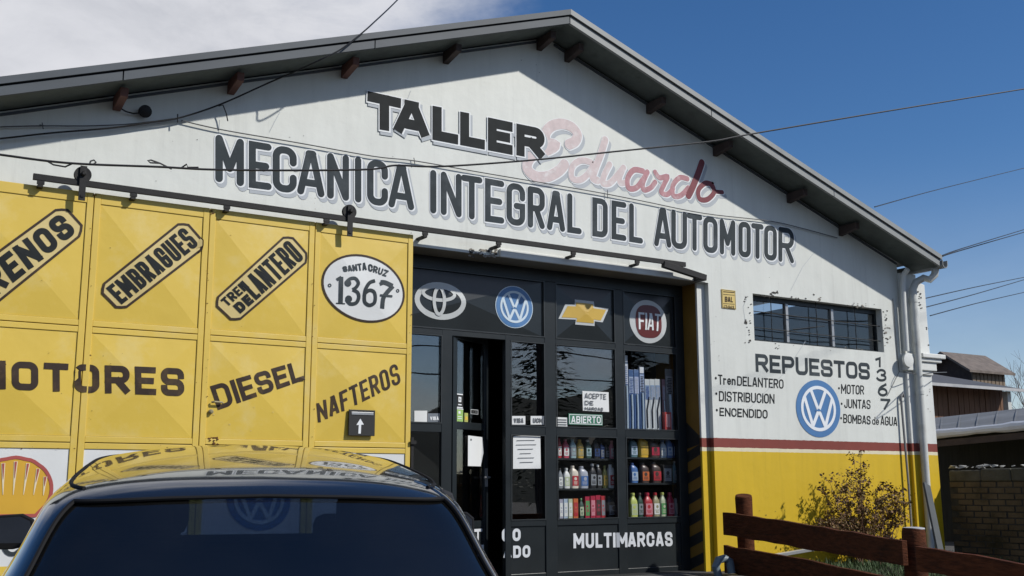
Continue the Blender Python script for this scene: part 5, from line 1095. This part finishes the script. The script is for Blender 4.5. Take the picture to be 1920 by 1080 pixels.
# ------------------------------------------------------------------ grass, shrub, small litter
soil_m = PM('garden_soil', (.035, .032, .02), .95, var=.4, scale=5, bump=.8)
mb = MB(); pts = [(9.25, -.02), (13.38, -.02), (13.38, -6.5), (7.3, -6.5), (7.75, -4), (8.95, -.75)]
for (x0, x1, y0, y1) in ((9.1, 13.38, -.8, -.01), (8.6, 13.38, -2.3, -.8), (8.2, 13.38, -3.8, -2.3), (7.7, 13.38, -5.3, -3.8)):
    mb.quad((x0, y0, gz(0, y0) + .006), (x1, y0, gz(0, y0) + .006), (x1, y1, gz(0, y1) + .006), (x0, y1, gz(0, y1) + .006))
tag(mb.build('garden_bed', soil_m), kind='structure')
grass_m = PM('grass_blades', (.045, .085, .022), .7, var=.4, scale=2.5, dirt=(.16, .14, .05), dirt_amt=.5, dirt_scale=4)
mb = MB(); rnd = random.Random(5)
for _ in range(16000):
    x = rnd.uniform(9.2, 13.3); y = rnd.uniform(-4.0, -.06)
    if x < 8.95 + (y + .6) * .4 + .2: continue
    z = gz(x, y) + .004; h = rnd.uniform(.03, .10) * (1.3 if y > -.3 else 1); a = rnd.uniform(0, 6.28); l = rnd.uniform(.2, .8) * h; w = rnd.uniform(.003, .006)
    dx_, dy_ = math.cos(a), math.sin(a)
    mb.add([(x - dy_ * w, y + dx_ * w, z), (x + dy_ * w, y - dx_ * w, z), (x + dx_ * l * .5 + dy_ * w * .7, y + dy_ * l * .5 - dx_ * w * .7, z + h * .65), (x + dx_ * l * .5 - dy_ * w * .7, y + dy_ * l * .5 + dx_ * w * .7, z + h * .65), (x + dx_ * l, y + dy_ * l, z + h)], [(0, 1, 2, 3), (3, 2, 4)])
tag(mb.build('grass', grass_m), 'short dark grass between the fence and the workshop wall', kind='stuff')
def shrub():
    T = empty('dry_shrub', U(1630, 1025, -.30), 'sparse brown shrub with dry leaves against the yellow wall', 'shrub')
    rnd = random.Random(21); st = MB(); lf = MB(); base = U(1632, 1030, -.30); base.z = 0
    def leaf(p, s, mi):
        a = rnd.uniform(0, 6.28); e = rnd.uniform(-.9, .9); d = Vector((math.cos(a) * math.cos(e), math.sin(a) * math.cos(e), math.sin(e))); q = d.cross(Vector((rnd.uniform(-1, 1), rnd.uniform(-1, 1), rnd.uniform(-1, 1)))).normalized()
        lf.add([p, p + d * s * .5 + q * s * .33, p + d * s, p + d * s * .5 - q * s * .33], [(0, 1, 2, 3)], mi)
    def stem(a, b, rad, n=6, wob=.03):
        pts = [a.lerp(b, k / n) + Vector((rnd.uniform(-wob, wob), rnd.uniform(-wob, wob) * .6, rnd.uniform(-wob, wob) * .5)) * (1 if 0 < k < n else 0) for k in range(n + 1)]
        st.tube(pts, [rad * (1 - .75 * k / n) for k in range(n + 1)], 5); return pts
    tips = [(1555, 905, 9), (1575, 925, 9), (1590, 895, 10), (1600, 870, 7), (1612, 905, 9), (1612, 857, 4), (1572, 950, 8), (1545, 975, 6), (1560, 985, 8), (1590, 960, 9), (1640, 925, 7), (1655, 915, 8), (1672, 925, 8), (1690, 945, 7), (1680, 960, 8), (1665, 950, 9), (1640, 955, 8), (1692, 975, 5), (1615, 940, 8), (1630, 905, 5), (1547, 930, 4), (1560, 895, 3), (1685, 925, 4), (1600, 985, 9), (1575, 1000, 7)]
    for (px, py, w) in tips:
        y = -.30 + rnd.uniform(-.22, .18); t = U(px + rnd.uniform(-3, 3), py + rnd.uniform(-3, 3), y); b = base + Vector((rnd.uniform(-.18, .22) + (t.x - base.x) * .25, rnd.uniform(-.06, .1), 0))
        pts = stem(b, t, .009)
        for _ in range(w + 3):
            k = rnd.randint(2, 6); p = pts[k]; d = Vector((rnd.uniform(-1, 1), rnd.uniform(-.7, .7), rnd.uniform(-.2, 1))).normalized() * rnd.uniform(.05, .17); q = stem(p, p + d, .0035, 3, .008)
            for _ in range(15):
                m = q[rnd.randint(1, 3)]; leaf(m + Vector((rnd.uniform(-.02, .02), rnd.uniform(-.02, .02), rnd.uniform(-.02, .02))), rnd.uniform(.022, .055), rnd.randint(0, 2))
    for _ in range(26):    # bare canes on the right side
        x = rnd.uniform(1640, 1692); y = -.3 + rnd.uniform(-.15, .15); stem(base + Vector((rnd.uniform(-.05, .4), rnd.uniform(-.08, .08), 0)), U(x, rnd.uniform(935, 985), y), .0045, 5, .015)
    for _ in range(1800):
        c = U(1565 + rnd.gauss(0, 16), 990 + rnd.gauss(0, 9), -.35 + rnd.uniform(-.1, .1)); leaf(c, rnd.uniform(.02, .045), rnd.randint(0, 2))
    for (px, py, sx, sy, n) in ((1588, 922, 17, 19, 900), (1607, 884, 6, 12, 120), (1572, 986, 17, 12, 450), (1622, 972, 18, 20, 700), (1660, 936, 17, 12, 420), (1674, 962, 12, 15, 420), (1610, 1005, 24, 9, 300), (1560, 945, 10, 14, 200)):
        for _ in range(n): leaf(U(px + 14 + rnd.gauss(0, sx * .8), py + rnd.gauss(0, sy), -.32 + rnd.gauss(0, .10)), rnd.uniform(.014, .036), rnd.choice((0, 0, 1, 1, 2, 3)))
    st.build('stems', PM('shrub_stem', (.16, .085, .05), .8, var=.3, scale=20), T)
    lf.build('leaves', [PM('leaf_brown', (.20, .105, .04), .7, var=.4, scale=12), PM('leaf_olive', (.17, .12, .035), .7, var=.4, scale=12), PM('leaf_dark', (.08, .04, .022), .7, var=.4, scale=12), PM('leaf_gold', (.28, .17, .05), .7, var=.4, scale=12)], T)
shrub()
mb = MB(); mb.beam(U(1428, 1046, -.55), U(1528, 1029, -.25), .06, .04); tag(mb.build('metal_bar', PM('bare_aluminium', (.62, .63, .64), .35, metal=.7), bevel=.004), 'pale metal bar lying at the foot of the yellow wall', 'bar')
hp = [U(1350, 1090, -.7), U(1342, 1062, -.7), U(1347, 1050, -.7), U(1358, 1047, -.7), U(1368, 1052, -.72), U(1372, 1075, -.74)]
mb = MB(); mb.tube([Vector(p) for p in [(x, y, z) for x, y, z in hp]], .045, 12); tag(mb.build('bent_pipe', PM('pipe_bluegrey', (.16, .21, .24), .5, var=.15), smooth_=True), 'bent blue grey pipe at the foot of the doorway by the fence', 'pipe')
# ------------------------------------------------------------------ fittings under the eaves
T = empty('eaves_lamp', U(271, 206, -.05), 'small round black fitting on the gable under the left eaves', 'lamp')
c = U(271, 206, -.05); mb = MB(); mb.lathe([(.025, 0), (.03, .04), (.055, .05), (.06, .09), (.045, .10)], (c.x, 0, c.z), 18, axis=(0, -1, -.3)); mb.build('housing', iron_m, T, smooth_=True)
mb = MB(); mb.tube([(c.x - .02, -.05, c.z - .03), U(250, 213, -.04), U(236, 209, -.05), U(226, 203, -.05)], .007, 6); mb.build('lead', cable_m, T, smooth_=True)
# ------------------------------------------------------------------ cables
def cable(pts, rad, label, mat=cable_m, group=None, extra=None, tail=None, cat='cable', name='overhead_cable'):
    cr = [Vector(p) for p in pts]; q = [cr[0]] + cr + [cr[-1]]; o = []
    for i in range(1, len(q) - 2):
        for k in range(6):
            t = k / 6; o.append(.5 * ((2 * q[i]) + (q[i + 1] - q[i - 1]) * t + (2 * q[i - 1] - 5 * q[i] + 4 * q[i + 1] - q[i + 2]) * t * t + (-q[i - 1] + 3 * q[i] - 3 * q[i + 1] + q[i + 2]) * t ** 3))
    o.append(cr[-1]); mb = MB(); mb.tube(o, rad, 6)
    for e in (tail or []): mb.tube([Vector(p) for p in e], rad, 6)
    for e in (extra or []): mb.tube([Vector(p) for p in e], rad * .75, 5)
    return tag(mb.build(name, mat, smooth_=True), label, cat, group)
UY = lambda l, ys: [U(x, y, Y) for (x, y), Y in zip(l, ys)]
Yw = -3.4
cable(UY([(-60, 283), (0, 290), (90, 302), (165, 308), (300, 313), (400, 318), (560, 319.5), (680, 318), (715, 315), (745, 310), (830, 312), (1000, 300), (1150, 284.5), (1330, 265.5), (1410, 251), (1660, 209), (1925, 166), ], [-3.4] * 17), .0072, tail=[[U(-60, 283, -3.4), U(-1600, 60, -3.4)], [U(1925, 166, -3.4), U(3000, -20, -3.4)]], label='thick black cable sagging across the gable and off to the right sky', extra=[
    UY([(88, 302), (100, 309), (122, 313), (135, 307)], [Yw] * 4), UY([(168, 308), (170, 302), (176, 300), (180, 304), (174, 309)], [Yw] * 5), UY([(322, 317), (300, 306), (283, 300), (277, 301), (282, 305), (300, 306)], [Yw] * 6), UY([(338, 316), (350, 308), (352, 314), (372, 314)], [Yw] * 4)])
cable(UY([(-40, 262), (0, 260), (100, 249), (200, 241), (280, 230), (340, 220), (415, 195), (500, 157), (560, 131), (605, 110), (640, 92), (675, 65), (700, 43), (745, 0), (790, -50), ], [-.06, -.06, -.06, -.06, -.06, -.065, -.09, -.17, -.36, -.545, -.56, -.56, -.45, .4, 1.4]), .0085, tail=[[U(790, -50, 1.4), U(1000, -270, 6)]], label='black service cable rising from the left gable over the roof edge to the sky', extra=[UY([(410, 199), (418, 197), (424, 212), (427, 227)], [-.08] * 4), UY([(333, 214), (333, 230)], [-.07] * 2)])
cable(UY([(340, 226), (420, 244), (560, 268), (700, 293), (780, 302), (900, 323), (1100, 357), (1200, 376), (1320, 400), (1440, 414), (1500, 427), (1570, 446)], [-.03] * 12), .006, 'thin grey cable clipped across the gable just above the long painted line', cablegrey_m, extra=[UY([(776, 296), (778, 308)], [-.03] * 2), UY([(1139, 356), (1139, 372)], [-.03] * 2)])
cable(UY([(-30, 240), (0, 238), (80, 236), (170, 236), (250, 232), (330, 222)], [-.04] * 6), .006, 'thin loose wire along the gable under the left eaves', cablegrey_m, extra=[UY([(79, 230), (81, 242)], [-.04] * 2), UY([(74, 234), (86, 236)], [-.04] * 2)])
a = Vector((XR + .02, -.2, rz(XR) - .02))
far = lambda px, py, d: D(px, py, d)
p = U(1640, 388, .3); cable([p, far(1760, 355, 24), far(1925, 314, 30)], .009, tail=[[far(1925, 314, 30), far(2700, 120, 60)]], label='single black cable rising from the right roof slope into the sky')
cable([U(1766, 481, -.3), far(1800, 470, 18), far(1925, 434, 26)], .010, tail=[[far(1925, 434, 26), far(2700, 220, 60)]], label='lower black cable of the pair leaving the roof corner', group=None)
cable([U(1767, 479, -.3), far(1810, 464, 18), far(1925, 429, 26)], .009, tail=[[far(1925, 429, 26), far(2700, 214, 60)]], label='upper black cable of the pair leaving the roof corner')
for (pts, lb) in (([(1728, 561), (1830, 538), (1925, 519)], 'topmost of three cables tied to the corner pier'), ([(1732, 577), (1830, 551), (1925, 523)], 'middle of three cables tied to the corner pier'), ([(1744, 592), (1830, 569), (1925, 547)], 'lowest of three cables tied to the capital of the corner pier')):
    cable([U(*pts[0], .1), far(*pts[1], 19), far(*pts[2], 24)], .008, lb, tail=[[far(*pts[2], 24), far(2700, pts[2][1] - 170, 60)]])
cable(UY([(1674, 560), (1678, 610), (1684, 680), (1686, 697)], [-.012] * 4), .0045, 'thin vertical wire on the wall left of the drainpipe', cablegrey_m, extra=[UY([(1686, 697), (1675, 720), (1664, 742)], [-.012] * 3)])
cable([U(1686, 697, -.04), U(1705, 699, -.19), U(1728, 702, -.10), far(1750, 699, 14.6), far(1775, 698, 16)], .006, 'thin wire from the drainpipe across to the wooden barn', cablegrey_m)
# ------------------------------------------------------------------ behind: shed, barn, bare trees
tile_m = PM('shed_roof_metal', (.17, .175, .18), .8, spec=.15, var=.12, scale=1.5, dirt=(.30, .31, .32), dirt_amt=.5, dirt_scale=.6)
SH = empty('low_shed', D(1838, 830, 18), 'low dark shed with a grey sheet roof and white edge behind the brick wall', 'shed')
f0, f1, k0, k1 = D(1700, 818.5, 18.4), D(2060, 781, 15.6), D(1700, 789, 25.5), D(2060, 750, 23)
mb = MB(); mb.hexa([f0 - Vector((0, 0, .07)), f1 - Vector((0, 0, .07)), k1 - Vector((0, 0, .07)), k0 - Vector((0, 0, .07)), f0, f1, k1, k0]); sr = mb.build('roof', tile_m, SH)
mb = MB()
for k in range(1, 10): mb.beam(f0.lerp(f1, k / 10) + Vector((0, 0, -.001)), k0.lerp(k1, k / 10) + Vector((0, 0, -.001)), .03, .006)
mb.build('roof_ribs', tile_m, sr)
dn = (f1 - f0).normalized(); nrm = Vector((dn.y, -dn.x, 0)).normalized()
rnd = random.Random(2); mb = MB(); n = 20; ring = []
mb.tube([f0.lerp(f1, k / n) + Vector((0, 0, -.02 + rnd.uniform(-.008, .012))) + nrm * .02 for k in range(n + 1)], [.072 + rnd.uniform(-.012, .012) for k in range(n + 1)], 10); mb.build('snow_edge', PM('old_snow', (.72, .74, .78), .8, var=.06, scale=6, bump=.4), SH, smooth_=True)
mb = MB(); mb.beam(f0 + Vector((0, 0, -.17)), f1 + Vector((0, 0, -.17)), .05, .10); mb.build('eaves_board', beamdark_m, SH)
i0, i1 = f0.lerp(k0, .3), f1.lerp(k1, .3)
mb = MB(); mb.hexa([Vector((i0.x, i0.y, 0)), Vector((i1.x, i1.y, 0)), Vector((k1.x, k1.y, 0)), Vector((k0.x, k0.y, 0)), i0 - Vector((0, 0, .1)), i1 - Vector((0, 0, .1)), k1 - Vector((0, 0, .1)), k0 - Vector((0, 0, .1))]); mb.build('wall', PM('shed_board', (.02, .022, .022), .9, var=.3, scale=3, stretch=(8, 8, .5)), SH)
barnw_m = PM('barn_board', (.17, .085, .045), .8, var=.4, scale=3, stretch=(6, 6, .4), dirt=(.09, .05, .03), dirt_amt=.6, dirt_scale=3)
barng_m = PM('barn_board_grey', (.20, .15, .105), .85, var=.4, scale=3, stretch=(6, 6, .4), dirt=(.08, .06, .045), dirt_amt=.6, dirt_scale=3)
barnr_m = PM('barn_roof', (.09, .092, .10), .8, var=.25, scale=3, stretch=(5, 1, 1), bump=.3)
barnc_m = PM('cupola_roof', (.16, .13, .11), .85, var=.3, scale=4, bump=.3)
BD = 38.0
c_ = D(1800, 760, BD); BN = empty('wooden_barn', (c_.x, c_.y, 0), 'old brown board barn with a small louvred cupola on its roof', 'barn')
wy = c_.y; XA, XB = D(1700, 760, BD).x - 2, U(1881, 760, wy).x
ez = U(1820, 733, wy).z
UU = lambda px, py, y: U(px, py, y)
mb = MB(); nb = 30; x = XA
rnd = random.Random(8)
while x < XB:
    w = .30 + rnd.uniform(-.02, .02); mb.box(x, min(x + w - .03, XB), wy - .03 + rnd.uniform(-.012, .012), wy + .02, 0, ez + .1); x += w
mb.build('board_wall', barnw_m, BN)
mb = MB(); mb.box(XA, XB, wy + .021, wy + 7.5, 0, ez + .1); mb.build('wall_core', beamdark_m, BN)
rh = ez + 1.05; oh = .9; xr1 = U(1921, 735, wy - oh).x + .2
mb = MB(); mb.hexa([(XA - 1, wy - oh, ez - .03), (xr1, wy - oh, ez - .03), (xr1, wy + 3.75, rh), (XA - 1, wy + 3.75, rh), (XA - 1, wy - oh, ez + .06), (xr1, wy - oh, ez + .06), (xr1, wy + 3.75, rh + .1), (XA - 1, wy + 3.75, rh + .1)])
mb.hexa([(XA - 1, wy + 3.75, rh), (xr1, wy + 3.75, rh), (xr1, wy + 8.3, ez), (XA - 1, wy + 8.3, ez), (XA - 1, wy + 3.75, rh + .1), (xr1, wy + 3.75, rh + .1), (xr1, wy + 8.3, ez + .1), (XA - 1, wy + 8.3, ez + .1)])
br = mb.build('roof', barnr_m, BN)
mb = MB(); mb.box(XA - 1, xr1, wy - oh - .05, wy - oh - .005, ez - .03, ez + .07); mb.build('eaves_edge', PM('pale_edge', (.42, .42, .42), .7), BN)
mb = MB(); cpost = U(1889, 760, wy - .5); mb.box(cpost.x - .1, cpost.x + .1, wy - .6, wy - .4, 0, ez); mb.build('porch_post', pvc_m, BN)
cy0 = wy + 2.4; ca = U(1822, 700, cy0); xL, xR_ = ca.x, U(1882, 700, cy0).x; cd_ = 2.0; zb = rh - .5; zt_ = U(1822, 691, cy0).z
mb = MB(); x = xL
while x < xR_: w = .24; mb.box(x, min(x + w - .045, xR_), cy0 - .03, cy0 + .02, zb, zt_); x += w
mb.build('cupola_boards', barng_m, BN)
mb = MB(); mb.box(xL + .01, xR_, cy0 + .021, cy0 + cd_, zb, zt_); mb.prism([(xL + .01, cy0 + .021, zt_), (xL + .01, cy0 + cd_, zt_), (xL + .01, cy0 + cd_ / 2, zt_ + .62)], (xR_ - xL - .01, 0, 0)); mb.build('cupola_core', beamdark_m, BN)
mb = MB(); o = .28; a_ = zt_ + .66; hgt = .66 * (cd_ / 2 + o) / (cd_ / 2)
for s_ in (0, 1):
    ye = cy0 - o if s_ == 0 else cy0 + cd_ + o; ym = cy0 + cd_ / 2
    mb.hexa([(xL - .5, ye, a_ - hgt), (xR_ + .35, ye, a_ - hgt), (xR_ + .35, ym, a_), (xL - .5, ym, a_), (xL - .5, ye, a_ - hgt + .09), (xR_ + .35, ye, a_ - hgt + .09), (xR_ + .35, ym, a_ + .09), (xL - .5, ym, a_ + .09)] if s_ == 0 else [(xL - .5, ym, a_), (xR_ + .35, ym, a_), (xR_ + .35, ye, a_ - hgt), (xL - .5, ye, a_ - hgt), (xL - .5, ym, a_ + .09), (xR_ + .35, ym, a_ + .09), (xR_ + .35, ye, a_ - hgt + .09), (xL - .5, ye, a_ - hgt + .09)])
mb.build('cupola_roof', barnc_m, BN)
def bare_tree(base, h, seed, label, group='bare trees behind the shed'):
    T = empty('bare_tree', base, label, 'tree', group); rnd = random.Random(seed); tr = MB(); tw = MB()
    def grow(p, d, l, r_, lev):
        pts = [p]; q = p
        for k in range(3): d = (d + Vector((rnd.uniform(-.18, .18), rnd.uniform(-.18, .18), rnd.uniform(-.05, .12)))).normalized(); q = q + d * l / 3; pts.append(q)
        (tr if lev < 2 else tw).tube(pts, [r_, r_ * .85, r_ * .7, r_ * .55], 5)
        if lev < 4:
            for k in range(3 if lev else 5):
                a = rnd.uniform(0, 6.28); nd_ = (d + Vector((math.cos(a), math.sin(a), rnd.uniform(.1, .5))) * rnd.uniform(.4, .8)).normalized(); grow(pts[rnd.randint(1, 3)], nd_, l * rnd.uniform(.55, .75), r_ * .5, lev + 1)
    grow(Vector(base), Vector((0, 0, 1)), h * .42, h * .012, 0)
    tr.build('trunk', PM('bare_bark', (.12, .10, .085), .9, var=.3), T); tw.build('crown', PM('bare_twigs', (.16, .13, .115), .9, var=.3), T)
for i, (px, d, pt) in enumerate(((1893, 47, 692), (1908, 50, 678), (1922, 45, 684), (1880, 52, 700))):
    b = D(px, 900, d); b.z = 0; bare_tree(b, D(px, pt, d).z * 1.1, 30 + i, ['thin bare tree nearest the barn’s right gable', 'tallest bare tree right of the barn', 'bare tree at the right edge of the sky', 'low bare tree partly behind the barn roof'][i])
# ------------------------------------------------------------------ across the street, seen only mirrored in the glass
fol_m = PM('conifer_needles', (.02, .04, .018), .8, var=.4, scale=3)
def conifer(x, y, h, seed, label):
    T = empty('conifer', (x, y, -.5), label, 'tree', 'conifers across the street'); rnd = random.Random(seed); mb = MB(); mb.tube([(x, y, -.5), (x, y, h * .5), (x, y, h)], [.22, .14, .02], 8); mb.build('trunk', beamdark_m, T); mb = MB()
    for _ in range(2600):
        t = rnd.random() ** .8; z = .8 + (h - .9) * t; rr = (1 - t) * h * .20 * rnd.uniform(.3, 1.1) + .05; a = rnd.uniform(0, 6.28); p = Vector((x + rr * math.cos(a), y + rr * math.sin(a), z - rr * .25)); s = rnd.uniform(.12, .34); d = Vector((math.cos(a), math.sin(a), rnd.uniform(-.5, .2))); q = Vector((-math.sin(a), math.cos(a), rnd.uniform(-.3, .3)))
        mb.add([p - q * s * .3, p + q * s * .3, p + d * s], [(0, 1, 2)])
    mb.build('crown', fol_m, T)
conifer(20.2, -20, 9.5, 1, 'tall dark conifer across the street, mirrored in the glass'); conifer(25.6, -22, 8.0, 2, 'shorter conifer across the street, right of the tall one')
T = empty('utility_pole', (18.8, -18, -.5), 'wooden utility pole across the street, mirrored in the glass', 'utility pole'); mb = MB(); mb.tube([(18.8, -18, -.5), (18.8, -18, 9)], [.16, .11], 10); mb.build('pole', beamdark_m, T, smooth_=True); mb = MB(); mb.beam((18.0, -18, 8.3), (19.6, -18, 8.3), .1, .1); mb.build('crossarm', beamdark_m, T)
for i, (z, y) in enumerate(((8.4, -17.9), (7.4, -17.8), (6.5, -17.8), (5.6, -17.8), (5.2, -17.7), (4.4, -17.8))):
    cable([(-20, y, z + .4), (-2, y, z - .25), (9, y, z - .3), (18.8, y, z), (30, y, z - .25), (45, y, z + .3)], .022, 'street cable, %s from the top on the far pole' % ORD[i])

blocker_hill_m = PM('fill_blocker_hill', (.03, .04, .03), .95, var=.5, scale=.15)  # hillside added out of view to cut low-sky fill on the facade
mb = MB(); rnd = random.Random(6); nh = 60; v0 = [(-260 + k * 10, -75, -1) for k in range(nh)]; v1 = [(-260 + k * 10, -95 + rnd.uniform(-4, 4), 13 + rnd.uniform(-2, 2) + 5 * math.sin(k * .37)) for k in range(nh)]; v2 = [(-260 + k * 10, -160, -1) for k in range(nh)]
mb.add(v0 + v1 + v2, [(k, k + 1, nh + k + 1, nh + k) for k in range(nh - 1)] + [(nh + k, nh + k + 1, 2 * nh + k + 1, 2 * nh + k) for k in range(nh - 1)]); tag(mb.build('fill_blocker_hills', blocker_hill_m), kind='structure')
